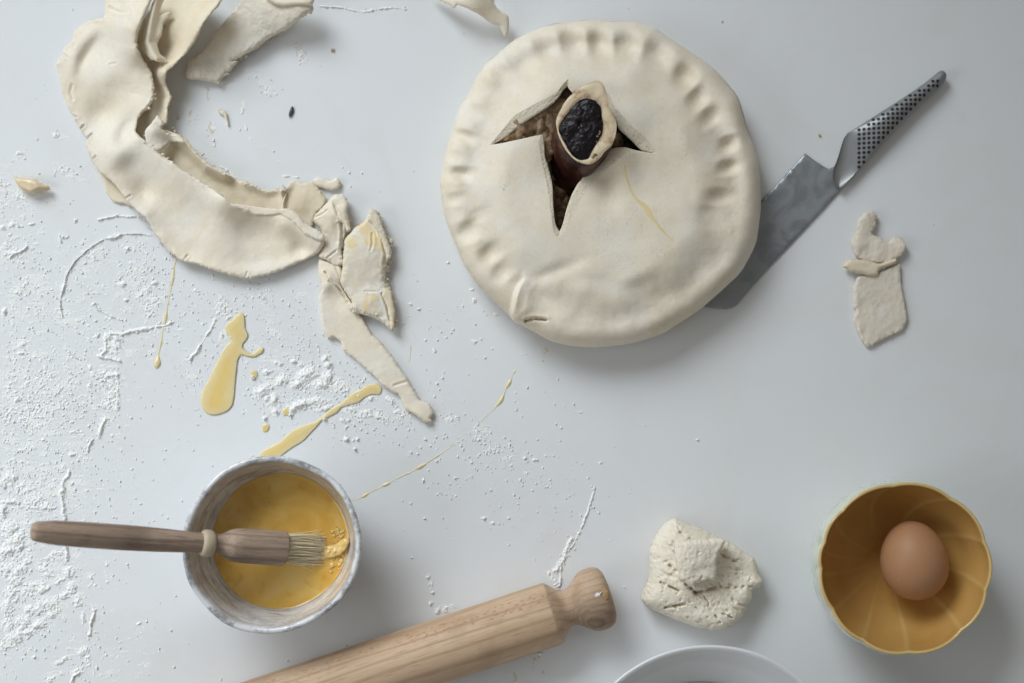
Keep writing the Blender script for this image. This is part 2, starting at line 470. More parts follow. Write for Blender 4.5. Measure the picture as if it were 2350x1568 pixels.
for a, b, n in ((E1o, E1i, 50), (E2o, E2i, 56), (E3o, E3i, 84), (E4ao, E4ai, 54), (E4bo, E4bi, 30)):
    ho.append(resample(smooth_closed(cS(a), 2, False), n)[:-1]); hi.append(resample(smooth_closed(cS(b), 2, False), n)[:-1])
HO = np.concatenate(ho); HI = np.concatenate(hi)
rs = np.random.RandomState(3)
HI = HI + np.c_[fbm(np.arange(len(HI)), np.zeros(len(HI)), 6, 31, 3), fbm(np.arange(len(HI)), np.zeros(len(HI)), 6, 37, 3)] * .9
DENTS = [(545, 140, 3.4, 28, 24), (668, 124, 5.2, 30, 26), (790, 134, 5.2, 30, 24), (922, 142, 4.4, 30, 28), (1062, 180, 4.4, 32, 30), (1182, 288, 5.4, 27, 24), (1240, 388, 5.0, 24, 19), (1300, 472, 4.0, 24, 18),
         (1385, 598, 5.4, 19, 17), (1378, 706, 5.0, 22, 15), (1338, 838, 4.2, 27, 17), (330, 262, 3.2, 22, 20), (255, 345, 2.6, 26, 24), (165, 560, 4.4, 24, 14), (148, 735, 4.8, 28, 15), (122, 850, 2.2, 20, 14), (185, 1000, 4.4, 26, 22),
         (290, 1095, 3.2, 26, 18), (340, 1190, 2.4, 26, 18), (420, 190, 2.8, 28, 28), (205, 450, 2.2, 20, 18), (640, 1300, .9, 30, 22), (800, 1290, 1.0, 34, 30), (980, 1275, .8, 30, 20), (1290, 940, 2.0, 30, 24), (130, 655, 1.6, 20, 14), (480, 1180, 1.2, 40, 40), (240, 920, 1.4, 24, 16)]
CC = np.array([1378., 424.])
crease = np.array(cP([(440, 1215), (418, 1250), (402, 1300), (392, 1350), (384, 1400), (380, 1420)]))
slit = np.array(cP([(452, 1408), (490, 1398), (520, 1400), (545, 1404)]))
def pie_z(px, py, d=None):
    px = np.asarray(px, float); py = np.asarray(py, float); q = np.c_[px, py]
    if d is None: d = dist_poly(q, POUT)
    Rr = 46.
    k = np.sqrt(np.clip(1 - (1 - np.clip(d / Rr, 0, 1)) ** 2, 0, 1))
    z = 21 + 19.5 * k
    an = np.arctan2(py - CC[1], px - CC[0])
    s = np.clip((d - 62) / 90, 0, 1); s = s * s * (3 - 2 * s)
    z = z + 9.5 * s
    tr = np.exp(-((d - 52) / 24) ** 2)
    z = z - tr * (1.5 + 1.5 * np.cos(an + R(55)))
    for x, y, dep, su, sw in DENTS:
        X, Y = 980 + x * .5, 32.7 + y * .5
        v = np.array([X, Y]) - CC; v /= np.linalg.norm(v)
        u = (px - X) * v[0] + (py - Y) * v[1]; w = -(px - X) * v[1] + (py - Y) * v[0]
        u = u + .16 * w; g = np.exp(-((u / su) ** 2 + (w / sw) ** 2) ** 1.2)
        z = z - 1.05 * dep * g
        z = z + dep * .13 * np.exp(-(u / su) ** 2) * (np.exp(-((w - sw * 1.25) / (sw * .4)) ** 2) + np.exp(-((w + sw * 1.25) / (sw * .4)) ** 2))
    z = z + 1.5 * fbm(px, py, 95, 51, 2) + .16 * fbm(px, py, 30, 52, 2) + .035 * fbm(px, py, 6, 53, 2) + np.exp(-((d - 60) / 40) ** 2) * (.9 * fbm(px, py, 46, 54, 2) + .25 * fbm(px, py, 16, 55, 2))
    # lifted flaps round the slit
    z = z + 11 * np.exp(-((px - 1408) ** 2 + (py - 352) ** 2) / (2 * 38. ** 2)) * (1 / (1 + np.exp(-(px - 1372 + (py - 352) * .0) / 8)))
    z = z + 5 * np.exp(-((px - 1232) ** 2 + (py - 318) ** 2) / (2 * 40. ** 2))
    z = z + 3.2 * np.exp(-((px - 1262) ** 2 + (py - 228) ** 2) / (2 * 40. ** 2)) + 3 * np.exp(-((px - 1450) ** 2 + (py - 270) ** 2) / (2 * 34. ** 2))
    z = z - 4.5 * np.exp(-((px - 1398) ** 2 / (2 * 20. ** 2) + (py - 420) ** 2 / (2 * 42. ** 2)))
    # tucked seam at the lower left rim
    dc = dist_poly(q, crease, False); near = np.exp(-np.clip(dc - 30, 0, None) / 22)
    cx_ = np.interp(py, crease[:, 1], crease[:, 0]); s_ = px - cx_
    win = 1 / (1 + np.exp(-(py - crease[0, 1] - 6) / 7))
    step = 1 / (1 + np.exp(-s_ / 1.6))
    z = z + near * (win * (7.5 * step * np.exp(-np.clip(s_, 0, None) / 30) - 2.2 * (1 - step) * np.exp(-np.clip(-s_, 0, None) / 20))) * np.clip(d / 10, .3, 1)
    ds = dist_poly(q, slit, False)
    z = z - 7 * np.exp(-(ds / 2.4) ** 2) + 1.0 * np.exp(-((ds - 6) / 5) ** 2) * (py < 733)
    for bx, by, bh, b1, b2, ba in ((1130, 1200, 2, 40, 26, -30), (880, 1330, 2.2, 60, 26, 0), (640, 1380, 2, 40, 24, 20), (1400, 1000, 2.6, 26, 44, 20), (590, 1180, -2.4, 60, 15, -22), (760, 1225, -1.8, 70, 18, 8), (1300, 890, -2.6, 34, 18, -10), (520, 1290, -1.6, 26, 12, 40), (1010, 1230, -1.2, 60, 16, -20), (470, 1330, 1.5, 14, 18, 0), (1440, 480, 1.5, 18, 40, 0)):
        cb, sb = math.cos(R(ba)), math.sin(R(ba)); ux = px - 980 - bx * .5; uy = py - 32.7 - by * .5; uu = ux * cb + uy * sb; vv_ = -ux * sb + uy * cb
        z = z + bh * np.exp(-.5 * (uu / (b1 * .75)) ** 2 - .5 * (vv_ / (b2 * .75)) ** 2)
    return z
q = hexpts(POUT, 3.3, 5)
dd = dist_poly(q, POUT); dh = dist_poly(q, HO)
q = q[(dd > 2.2) & (dh > 1.2) & ~inside(HO, q)]
nn = normals_in(POUT)
qq = np.concatenate([POUT + nn * k for k in (.4, 1.2)])
V, F, bm = triangulate(POUT, np.concatenate([q, qq]), [HO])
z = pie_z(V[:, 0], V[:, 1])
x, y = W(V[:, 0], V[:, 1], z / 1000)
lid = link('pastry_lid', np.c_[x, y, z / 1000], F, DOUGH, pie)
# side skirt: rolls under the edge down to the dish
prof = [(0, 21.0), (1.0, 17.5), (3.5, 13.5), (8, 9.5), (16, 6.5), (30, 4.6), (60, 4.2)]
rings = []
for off, zz in prof:
    P = POUT + nn * off; xx, yy = W(P[:, 0], P[:, 1], .021)
    zr = np.full(len(P), zz) if off else pie_z(P[:, 0], P[:, 1], np.zeros(len(P)))
    rings.append(np.c_[xx, yy, zr / 1000])
n = len(POUT); i = np.arange(n); j = (i + 1) % n
F = np.concatenate([np.c_[k * n + i, (k + 1) * n + i, (k + 1) * n + j, k * n + j] for k in range(len(prof) - 1)])
if area2(POUT) < 0: F = F[:, ::-1]
link('pastry_side', np.concatenate(rings), F, DOUGH, pie)
# shallow dish the pie stands in
P = POUT + nn * 62; xx, yy = W(P[:, 0], P[:, 1], .021)
vv = np.concatenate([np.c_[xx, yy, np.full(n, .0045)], np.c_[xx, yy, np.full(n, .0)]])
link('dish_base', vv, np.c_[i, n + i, n + j, j], DOUGH, pie)
# cut faces of the slit
zo = pie_z(HO[:, 0], HO[:, 1]); n = len(HO)
gap = np.linalg.norm(HO - HI, axis=1)
rows = []
for t_ in (0, .25, .5, .75, 1.0):
    P = HO * (1 - t_) + HI * t_
    nz = fbm(np.arange(n) * 1.0, np.full(n, t_ * 20), 5, 61, 2) * (.9 if 0 < t_ < 1 else 0)
    xx, yy = W(P[:, 0], P[:, 1], zo / 1000); rows.append(np.c_[xx, yy, (zo - t_ * np.clip(.3 + gap * .05, .3, 1.0) + nz * .4) / 1000])
c = HI.mean(0); nh = normals_in(HI)
P = HI - nh * 6; xx, yy = W(P[:, 0], P[:, 1], zo / 1000); rows.append(np.c_[xx, yy, (zo - 7.2) / 1000])
i = np.arange(n); j = (i + 1) % n
F = np.concatenate([np.c_[k * n + i, k * n + j, (k + 1) * n + j, (k + 1) * n + i] for k in range(len(rows) - 1)])
link('cut_edge', np.concatenate(rows), F, CRUMBLY, pie)
# filling
m = M('cooked_meat', rough=.38, spec=.5)
n1 = m.noise(70, 4)
m.set('Base Color', m.ramp(n1, [(.3, (.06, .028, .012)), (.5, (.22, .135, .07)), (.7, (.38, .26, .155))]))
m.bump(m.noise(260, 4), .8, .0015); MEAT = m.m
m = M('gravy', rough=.25, spec=.5); m.set('Base Color', m.mix(m.noise(60, 3), (.018, .008, .004), (.05, .022, .01))); GRAVY = m.m
P = smooth_closed(cS([(100, 700), (300, 480), (620, 250), (900, 30), (1300, 150), (1500, 480), (1780, 760), (1300, 900), (1050, 1200), (850, 1580), (720, 1400), (660, 900), (560, 700)]), 6)
q = hexpts(P, 5, 8); V, F, bm = triangulate(P, q)
zz = 10 + 3.0 * fbm(V[:, 0], V[:, 1], 26, 71, 3)
xx, yy = W(V[:, 0], V[:, 1], .03)
link('gravy', np.c_[xx, yy, zz / 1000], F, GRAVY, pie)
rs = np.random.RandomState(11)
chunks = [(300, 600, 34, 9), (390, 560, 36, 11), (470, 520, 38, 12), (560, 480, 40, 12), (640, 420, 40, 11), (730, 350, 41, 11), (790, 290, 40, 10), (840, 240, 38, 8), (560, 590, 38, 11), (650, 560, 41, 10),
          (740, 470, 41, 10), (720, 640, 40, 10), (720, 740, 39, 9), (738, 860, 28, 8), (748, 960, 24, 8), (820, 1120, 20, 10), (800, 1230, 20, 10), (870, 1200, 18, 9), (815, 1330, 22, 8),
          (825, 1410, 25, 7), (480, 620, 36, 10), (770, 1040, 18, 9), (1332, 650, 30, 6), (1000, 1130, 13, 10), (410, 640, 34, 9)]
for k, (cx, cy, zz, r) in enumerate(chunks):
    c = W3(1077.9 + cx * .25, 163.3 + cy * .25, zz / 1000.)
    s_ = r / 1000. * (1.15 if cy < 800 else .8)
    v, f = lump_geo((0, 0, 0), (s_ * rs.uniform(.8, 1.35), s_ * rs.uniform(.65, 1.0), s_ * .6), 200 + k, .42, 3, rs.uniform(0, 3), 2.4)
    link('meat_chunk', v + np.array(c), f, MEAT, pie)
m = M('browned_meat', rough=.4); m.set('Base Color', m.mix(m.noise(120, 3), (.55, .30, .13), (.68, .48, .28))); m.bump(m.noise(500, 3), .6, .001)
v, f = lump_geo(W3(1077.9 + 355 * .25, 163.3 + 600 * .25, .0405), (.0055, .0026, .003), 240, .3, 3, .75); o = link('meat_chunk', v, f, m.m, pie); o['label'] = 'small orange browned shred in the left slit'
# egg trickle on the lid
tr = smooth_closed(cP([(903, 690), (914, 750), (935, 810), (962, 850), (1000, 885), (1022, 920), (1060, 970), (1100, 1015), (1130, 1040)]), 2.2, False)
d_ = np.linspace(0, 1, len(tr)); wd_ = np.interp(d_, [0, .1, .38, .48, .6, .68, .85, 1], [1.3, 2.2, 2.6, 5.8, 7.5, 3.4, 2.6, .6])
t_ = np.gradient(tr, axis=0); t_ /= np.linalg.norm(t_, axis=1)[:, None]; nr = np.c_[-t_[:, 1], t_[:, 0]]
V = []
for k in (-1, -.5, 0, .5, 1):
    P = tr + nr * (wd_ * k * (1 + .3 * fbm(d_ * 100, d_ * 0 + k * 9, 8, 77, 2)))[:, None]; xx, yy = W(P[:, 0], P[:, 1], pie_z(P[:, 0], P[:, 1]) / 1000)
    V.append(np.c_[xx, yy, (pie_z(P[:, 0], P[:, 1]) + .05 + .16 * (1 - k * k)) / 1000])
n = len(tr); i = np.arange(n - 1)
F = np.concatenate([np.c_[a * n + i, a * n + i + 1, (a + 1) * n + i + 1, (a + 1) * n + i] for a in range(4)])
m = M('egg_trickle', rough=.3); m.set('Base Color', m.mix(m.noise(90, 3), (.78, .60, .26), (.80, .68, .42))); TRICK = m.m
link('egg_streak', np.concatenate(V), F, TRICK, pie)
# flour smudges caught on the lid
gl = []
rs = np.random.RandomState(21)
for (cx, cy, sx, sy, n) in ((345, 795, 14, 16, 40), (520, 800, 12, 40, 50), (260, 830, 26, 30, 30), (960, 1200, 10, 12, 26), (1040, 1105, 26, 22, 60), (915, 1140, 18, 14, 40), (800, 945, 20, 16, 36), (955, 905, 14, 22, 40),
                            (1170, 640, 30, 12, 14), (1190, 548, 5, 8, 6), (1070, 490, 6, 5, 6), (850, 1000, 150, 110, 160), (430, 740, 60, 30, 60), (1215, 225, 40, 12, 6), (735, 1497, 5, 6, 8), (1000, 1470, 70, 20, 30), (640, 880, 200, 180, 60)):
    n = n * 3; px = 980 + .5 * (cx + rs.randn(n) * sx * .8); py = 32.7 + .5 * (cy + rs.randn(n) * sy * .8)
    ok = ~inside(HO, np.c_[px, py]) & inside(POUT, np.c_[px, py]) & (dist_poly(np.c_[px, py], HO) > 6); px, py = px[ok], py[ok]
    zz = pie_z(px, py); xx, yy = W(px, py, zz / 1000)
    for k in range(len(px)):
        r = (.10 + .40 * rs.rand() ** 7) / 1000
        v, f = ico(1); gl.append((v * np.array([r * rs.uniform(.8, 1.6), r * rs.uniform(.8, 1.4), r * .5]) + np.array([xx[k], yy[k], zz[k] / 1000]), f))
V, F = many(gl); tag(link('flour_specks', V, F, FLOUR, pie), kind='stuff')

# ------------------------------------------------------------------ marrow bone in the slit
bone = thing('marrow_bone', 'cut marrow bone with dark centre standing up through the pie lid', 'bone', W3(1335, 285, .03))
top_o = smooth_closed(cS([(1130, 115), (1200, 125), (1245, 205), (1290, 370), (1340, 465), (1342, 560), (1305, 680), (1235, 745), (1180, 810), (1100, 850), (1000, 832), (930, 780), (860, 690), (812, 590), (788, 480), (812, 395), (880, 285), (970, 190)]), 2.6)
mar = smooth_closed(cS([(1070, 265), (1150, 285), (1200, 340), (1215, 430), (1225, 540), (1180, 640), (1125, 730), (1090, 800), (1000, 812), (935, 765), (880, 680), (832, 590), (820, 505), (870, 430), (930, 350), (1000, 290)]), 2.6)
N = 160
def rs_closed(P, n, start):
    P = np.asarray(P); k = np.argmin(((P - start) ** 2).sum(1)); P = np.roll(P, -k, 0)
    return resample(np.vstack([P, P[:1]]), n + 1)[:-1]
st = np.array(cS([(1130, 115)])[0]); st2 = np.array(cS([(1070, 265)])[0])
TO = rs_closed(top_o, N, st); MO = rs_closed(mar, N, st2)
TO = TO + np.c_[fbm(np.arange(N), np.zeros(N), 9, 81, 3), fbm(np.arange(N), np.zeros(N), 9, 82, 3)] * .8
MO = MO + np.c_[fbm(np.arange(N), np.zeros(N), 7, 83, 3), fbm(np.arange(N), np.zeros(N), 7, 84, 3)] * 2.2
BT = .071
def bz(P, top=True):                      # tilted saw cut: far rim a little higher
    return BT + (300 - P[:, 1]) * 5.5e-5 + (P[:, 0] - 1340) * 1.5e-5
ang = np.arange(N)
i = np.arange(N); j = (i + 1) % N
# shaft
rows = []; c0 = TO.mean(0); base_c = np.array(cS([(960, 800)])[0])
for t_ in (0, .03, .10, .25, .5, .75, 1.):
    c = c0 * (1 - t_) + (base_c) * t_
    P = c + (TO - c0) * (1 + .015 * math.sin(t_ * 9) - .10 * t_ + (.02 if 0 < t_ < .2 else 0))
    P = P + np.c_[fbm(ang, np.full(N, t_ * 30), 12, 85, 3), fbm(ang, np.full(N, t_ * 30), 12, 86, 3)] * (2.2 if t_ else 0)
    zz = bz(TO) * (1 - t_) + .018 * t_; xx, yy = W(P[:, 0], P[:, 1], .07 - .03 * t_)
    rows.append(np.c_[xx, yy, zz])
F = np.concatenate([np.c_[k * N + i, k * N + j, (k + 1) * N + j, (k + 1) * N + i] for k in range(len(rows) - 1)])
m = M('bone_shaft_shaded', rough=.4, spec=.5)  # red-brown bone, painted darker to stand in for shade inside the slit
m.set('Base Color', m.ramp(m.noise(75, 4), [(.36, (.016, .005, .004)), (.54, (.05, .013, .009)), (.72, (.16, .07, .04))])); m.bump(m.noise(300, 3), .5, .001)
link('bone_shaft', np.concatenate(rows), F, m.m, bone)
m = M('sawn_bone', rough=.42, spec=.45, sss=.15)
c = m.mix(m.noise(55, 3), (.80, .68, .49), (.73, .57, .36))
c = m.mix(m.ramp(m.noise(110, 5, .65), [(.52, 0.), (.66, .6)]), c, (.34, .15, .075))
ed = m.attr('edge'); c = m.mix(m.math('MULTIPLY', ed, .8), c, (.20, .07, .04))
m.set('Base Color', c); m.bump(m.noise(350, 3), .35, .0008)
rows = []; att = []
for t_ in (0, .03, .2, .4, .6, .8, .93, 1.):
    P = TO * (1 - t_) + MO * t_; zz = bz(P) + (fbm(P[:, 0], P[:, 1], 14, 87, 3) * .0006 + (.0008 if .1 < t_ < .9 else 0)) * (0 < t_)
    xx, yy = W(P[:, 0], P[:, 1], .07); rows.append(np.c_[xx, yy, zz])
    att.append((max(0, 1 - t_ / .05) * .6 + np.clip((t_ - .72) / .25, 0, 1) * (.55 + .45 * fbm(ang, ang * 0, 7, 89, 2))) * np.ones(N))
F = np.concatenate([np.c_[k * N + i, k * N + j, (k + 1) * N + j, (k + 1) * N + i] for k in range(len(rows) - 1)])
o = link('cut_face', np.concatenate(rows), F[:, ::-1] if False else F, m.m, bone)
a = o.data.attributes.new('edge', 'FLOAT', 'POINT'); a.data.foreach_set('value', np.concatenate(att).astype(np.float32))
m = M('dark_marrow', rough=.45, spec=.35)
m.set('Base Color', m.mix(m.ramp(m.noise(130, 3), [(.55, 0.), (.8, .6)]), (.007, .004, .006), (.035, .012, .014))); m.bump(m.noise(110, 2, .45), .55, .003)
q = hexpts(MO, 1.7, 9); V, F, bm = triangulate(MO, q[dist_poly(q, MO) > .8])
d = dist_poly(V, MO)
zz = bz(V) + np.where(d > .5, (-.0012 * np.exp(-d / 4) + .0016 * np.clip(d / 20, 0, 1) + .0014 * fbm(V[:, 0], V[:, 1], 17, 88, 3) + .0005 * fbm(V[:, 0], V[:, 1], 5, 91, 2)) - .002 * np.exp(-((V[:, 0] - 1330) ** 2 + (V[:, 1] - 284) ** 2) / 18.), 0)
xx, yy = W(V[:, 0], V[:, 1], .07)
link('marrow', np.c_[xx, yy, zz], F, m.m, bone)
for k, (cx, cy, r) in enumerate([(1150, 770, 8), (1130, 790, 7), (1195, 560, 5), (1170, 600, 4.5), (1190, 580, 4), (1000, 520, 4), (1030, 510, 3), (985, 470, 3), (1165, 650, 4)]):
    c = W3(1077.9 + .25 * cx, 163.3 + .25 * cy, BT + .0015); v, f = lump_geo(c, np.array((r, r * .8, r * .5)) * 1e-4 * 2.2, 260 + k, .4, 2, k)
    link('meat_crumb', v, f, MEAT if k > 1 else m_crumbly() if k == 99 else MEAT, bone)

# ------------------------------------------------------------------ knife
knife = thing('kitchen_knife', 'steel kitchen knife with dotted metal handle lying half under the pie', 'knife', W3(1830, 400, 0))
m = M('blade_steel', rough=.42, metal=.55)
n = m.noise(30, 5, .6, dist=1.4); n2 = m.noise(70, 3)
c = m.ramp(n, [(.38, (.27, .29, .31)), (.46, (.30, .32, .34)), (.54, (.345, .365, .38)), (.7, (.33, .35, .365))])
c = m.mix(m.ramp(n2, [(.56, 0.), (.70, .4)]), c, (.42, .43, .43)); m.set('Base Color', c)
m.set('Roughness', m.ramp(n, [(.40, .36), (.60, .5)])); BLADE = m.m
m = M('handle_steel', rough=.45, metal=.6); m.set('Base Color', m.mix(m.noise(60, 3), (.27, .28, .28), (.34, .34, .33))); m.bump(m.noise(30, 2), .05, .001); HSTEEL = m.m
m = M('black_dimple', rough=.6); m.set('Base Color', (.012, .012, .02)); DIM = m.m
bl = cK([(565, 505), (612, 540), (662, 574), (690, 588), (722, 572), (790, 540), (850, 590), (800, 645), (700, 752), (600, 860), (500, 968), (400, 1076), (300, 1190), (240, 1260), (205, 1302), (180, 1316), (150, 1322), (100, 1319), (40, 1310), (-20, 1292), (-50, 1250), (-45, 1180), (50, 1068), (200, 902), (330, 760), (450, 632)])
sheet('blade', bl, BLADE, knife, 1.7, .003, er=3.5, sp=7, rag=0, relief=0, base=lambda a, b: 1.0 + 0 * a, sm=False, fine=0)
hd = cK([(712, 590), (724, 560), (738, 520), (752, 470), (766, 425), (782, 402), (806, 388), (840, 368), (950, 297), (1100, 200), (1200, 130), (1262, 80), (1283, 72), (1298, 80), (1306, 98), (1300, 124), (1284, 146), (1250, 182), (1130, 290), (1010, 412), (930, 505), (850, 592), (800, 645), (745, 690), (712, 650)])
hb = lambda a, b: .6 + 9. * np.clip((a - 1905) / 120, 0, 1) * 0
def hex_(px, py, d):
    u = np.clip((px - 1898 - (py - 370) * .25) / 170, 0, 1); return -11.0 * (1 - u * u * (3 - 2 * u)) - 3.5 * np.clip((px - 2060) / 120, 0, 1)
_, hz = sheet('handle', hd, HSTEEL, knife, 14.5, .008, base=hb, extra=hex_, er=24, sp=2.2, rag=0, relief=0, fine=0)
def cH(p): return cv(p, 1861.9, 143.7, .17497)
reg = np.array(cH([(575, 850), (590, 1405), (650, 1395), (1180, 815), (1530, 420), (1668, 300), (1650, 240), (1520, 258), (1180, 460), (660, 800)]))
pts = np.array([(1969.6 + 10.55 * a + .12 * b, 299.1 + 10.55 * b - .25 * a) for a in range(20) for b in range(-14, 10)]); pts = pts[inside(reg, pts)]; pts = pts[dist_poly(pts, smooth_closed(hd, 3)) > 5.2]
gl = []
th = np.linspace(0, 2 * math.pi, 11)[:-1]
for p in pts:
    r = 3.8
    P = np.vstack([p, p + r * np.c_[np.cos(th), np.sin(th)]])
    zz = hz(P[:, 0], P[:, 1]) + .22; xx, yy = W(P[:, 0], P[:, 1], .008)
    f = np.array([[0, 1 + (k + 1) % 10, 1 + k] for k in range(10)])
    gl.append((np.c_[xx, yy, zz / 1000], f))
V, F = many(gl); tag(link('dimples', V, F, DIM, knife), kind='stuff')

# ------------------------------------------------------------------ rolling pin
pin = thing('rolling_pin', 'pale beech rolling pin with rounded knob handle reaching out of the bottom edge', 'rolling pin', (0, 0, 0))
a0 = W3(1266, 1408, .0248); a1 = W3(1266 - .949 * 600, 1408 + .3146 * 600, .0248)
ax = (a1 - a0).normalized()
half = [(0, .2), (.15, 7), (.5, 13), (1.3, 17.5), (3.2, 21.3), (6, 23.5), (10, 24.6), (15, 24.7), (19.5, 23.6), (23.5, 21.0), (27.5, 17.6), (31, 15.2), (34, 14.4), (36.5, 14.6), (39.5, 16.3), (42.5, 19.2), (45.2, 22.0), (47.0, 23.8), (47.8, 24.4)]
L = 300
prof = dense([(r, x) for x, r in half], 1.1) + [(24.7, 48.6), (24.8, 49.6)] + [(24.8, 49.6 + k * (L / 12)) for k in range(1, 12)]
prof += [(r, 2 * 49.6 + L - x) for r, x in reversed(prof[:len(prof) - 11])]
V, F = lathe([(r / 1000, x / 1000) for r, x in prof], 96)
V = np.c_[V[:, 2] - .0488, V[:, 0], V[:, 1]]
PINW = m_wood('beech_wood', (.63, .455, .31), (.51, .35, .22), (.30, .185, .105), .8, True)
me = fast_mesh('barrel', V, F[:, ::-1]); me.materials.append(PINW)
ymat = ax; zax = Vector((0, 0, 1)); yax = zax.cross(ax).normalized(); zax = ax.cross(yax)
rot = Matrix((ax, yax, zax)).transposed()
pin.location = a0; pin.rotation_euler = (rot @ Matrix.Rotation(R(200), 3, 'X')).to_euler()
# split knob handles from the barrel
zz = np.array([r[1] for r in prof]); 
def sub(lo, hi):
    k = [n for n in range(len(prof)) if lo <= prof[n][1] <= hi]
    Vs, Fs = lathe([(prof[n][0] / 1000, prof[n][1] / 1000) for n in k], 96)
    return np.c_[Vs[:, 2] - .0488, Vs[:, 0], Vs[:, 1]], Fs[:, ::-1]
bpy.data.meshes.remove(me)
KW = m_wood('shaded_end_grain_beech', (.62, .455, .32), (.52, .365, .245), (.36, .23, .14), 1.3)
KWN = M.__new__(M); KWN.m = KW; KWN.t = KW.node_tree; KWN.n = KW.node_tree.nodes; KWN.p = KWN.n['Principled BSDF']; KWN.co = [n for n in KWN.n if n.type == 'TEX_COORD'][0].outputs['Object']
lp_ = pin.rotation_euler.to_matrix().transposed() @ (W3(1371, 1408, .036) - a0)
vd_ = KWN.n.new('ShaderNodeVectorMath'); vd_.operation = 'DISTANCE'; vd_.inputs[1].default_value = lp_; KWN.t.links.new(KWN.co, vd_.inputs[0])
ds_ = KWN.math('ADD', vd_.outputs['Value'], KWN.math('MULTIPLY', KWN.noise(60, 2), .004))
eg_ = KWN.ramp(KWN.math('MULTIPLY', ds_, 30.), [(.30, 1.), (.85, 0.)])  # dark falloff paints both the end grain and the shade on the knob
rg_ = KWN.ramp(KWN.math('FRACT', KWN.math('MULTIPLY', ds_, 330.)), [(.0, 1.), (.45, .62), (1., 1.)])
old_ = KWN.p.inputs['Base Color'].links[0].from_socket
KWN.t.links.new(KWN.mix(KWN.math('MULTIPLY', KWN.math('MULTIPLY', eg_, rg_), .95), old_, (.15, .10, .065)), KWN.p.inputs['Base Color'])
for nm, lo, hi, mt in (('handle', -1, 47.81, KW), ('barrel', 47.79, 2 * 49.6 + L - 47.79, PINW), ('handle', 2 * 49.6 + L - 47.81, 999, KW)):
    Vs, Fs = sub(lo, hi); me = fast_mesh(nm, Vs, Fs); me.materials.append(mt)
    o = bpy.data.objects.new(nm, me); COL.objects.link(o); o.parent = pin
# dough smear on the knob
kq = W3(1402, 1362, .040)
m = M('dry_dough_smear', rough=.7); m.set('Base Color', (.42, .26, .12))
v, f = lump_geo(W3(1389, 1364, .0478), (.0030, .0046, .0009), 300, .35, 3); tag(link('dough_crumb', v, f, m.m), 'small brown dried dough crumb stuck on the rolling pin knob', 'crumb')
v, f = lump_geo(W3(1372, 1366, .0488), (.0032, .0015, .0004), 301, .8, 3, .5, 3.); tag(link('flour_smudge', v, f, FLOUR), 'little white flour smudge stuck on the rolling pin knob', 'flour smudge')

# ------------------------------------------------------------------ bowl of beaten egg
m = M('mottled_glaze', rough=.16, spec=.5, coat=.3)
c = m.mix(m.noise(40, 3), (.80, .805, .82), (.64, .64, .65))
inn = m.attr('inner')
st = m.noise(1, 5, .62, co=m.mapping((24, 24, 120)), dist=1.4)
c = m.mix(m.math('MULTIPLY', inn, m.ramp(st, [(.50, 0.), (.62, .8)])), c, (.33, .295, .28))
c = m.mix(m.math('MULTIPLY', inn, m.ramp(m.noise(70, 5, .7), [(.46, 0.), (.60, .6)])), c, (.46, .455, .45))
rim = m.attr('rim')
c = m.mix(m.math('MULTIPLY', rim, m.ramp(m.noise(62, 6, .75), [(.46, 0.), (.60, .85)])), c, (.20, .19, .19))
sp = m.math('MULTIPLY', m.ramp(m.voronoi(170), [(.05, 1.), (.11, 0.)]), m.ramp(m.noise(60, 1), [(.5, 0.), (.58, .9)]))
c = m.mix(sp, c, (.06, .055, .06)); m.set('Base Color', c); m.bump(m.noise(55, 3), .25, .0015)
GLAZE = m.m
rc = W3(623, 1250, .070)
ebowl = thing('egg_wash_bowl', 'small handmade grey white bowl holding beaten egg and a brush', 'bowl', (rc.x, rc.y, 0))
outer = dense([(0.5, .6), (30, .6), (35, 1.2), (37.5, 4), (44, 13), (53, 27), (60, 42), (64.8, 57), (67.0, 67), (67.2, 69.2), (66.2, 70.6), (64.2, 70.6), (62.6, 69.2), (60.8, 60), (58.2, 46), (55.5, 35), (52.6, 27), (45, 16), (34, 9), (20, 6.5), (.5, 6)], 1.6)
def rm(th, z, r): return 1 + (.012 * np.sin(2 * th + .6) + .008 * np.sin(3 * th + 1.9) + .005 * np.sin(5 * th + z * 60) + .004 * np.sin(9 * th + 1)) * min(1, z / .05)
def zm(th, z, r): return (.0011 * np.sin(2 * th + 2.2) + .0007 * np.sin(5 * th) + .0003 * np.sin(11 * th)) * max(0, (z - .05) / .02)
V, F = lathe([(r / 1000, z / 1000) for r, z in outer], 128, rm, zm)
V = V + np.array([rc.x, rc.y, 0])
ip = max(range(len(outer)), key=lambda k: outer[k][1])
o = link('bowl_body', V, F, GLAZE, ebowl)
at = np.repeat([1. if k > ip + 1 else 0. for k in range(len(outer))], 128); at2 = np.repeat([math.exp(-((outer[k][1] - 70.5) / 3.) ** 2) for k in range(len(outer))], 128)
for nm, vv in (('inner', at), ('rim', at2)):
    a = o.data.attributes.new(nm, 'FLOAT', 'POINT'); a.data.foreach_set('value', vv.astype(np.float32))
LZ = .0275
lr = .0530
nr_ = 46; seg = 128; th = np.linspace(0, 2 * math.pi, seg, endpoint=False); V = [np.array([[rc.x, rc.y, LZ]])]
for k in range(1, nr_ + 1):
    r = lr * k / nr_; fr = rm(th, LZ, r)
    X = rc.x + r * fr * np.cos(th); Y = rc.y + r * fr * np.sin(th)
    zz = LZ + .0003 * fbm(X * 1e4, Y * 1e4, 90, 401, 2) + (.0009 * max(0, (k / nr_ - .93) / .07) ** 2)
    V.append(np.c_[X, Y, zz])
V = np.concatenate(V); i = np.arange(seg); j = (i + 1) % seg
F = [tuple((0, 1 + a, 1 + (a + 1) % seg)) for a in range(seg)]
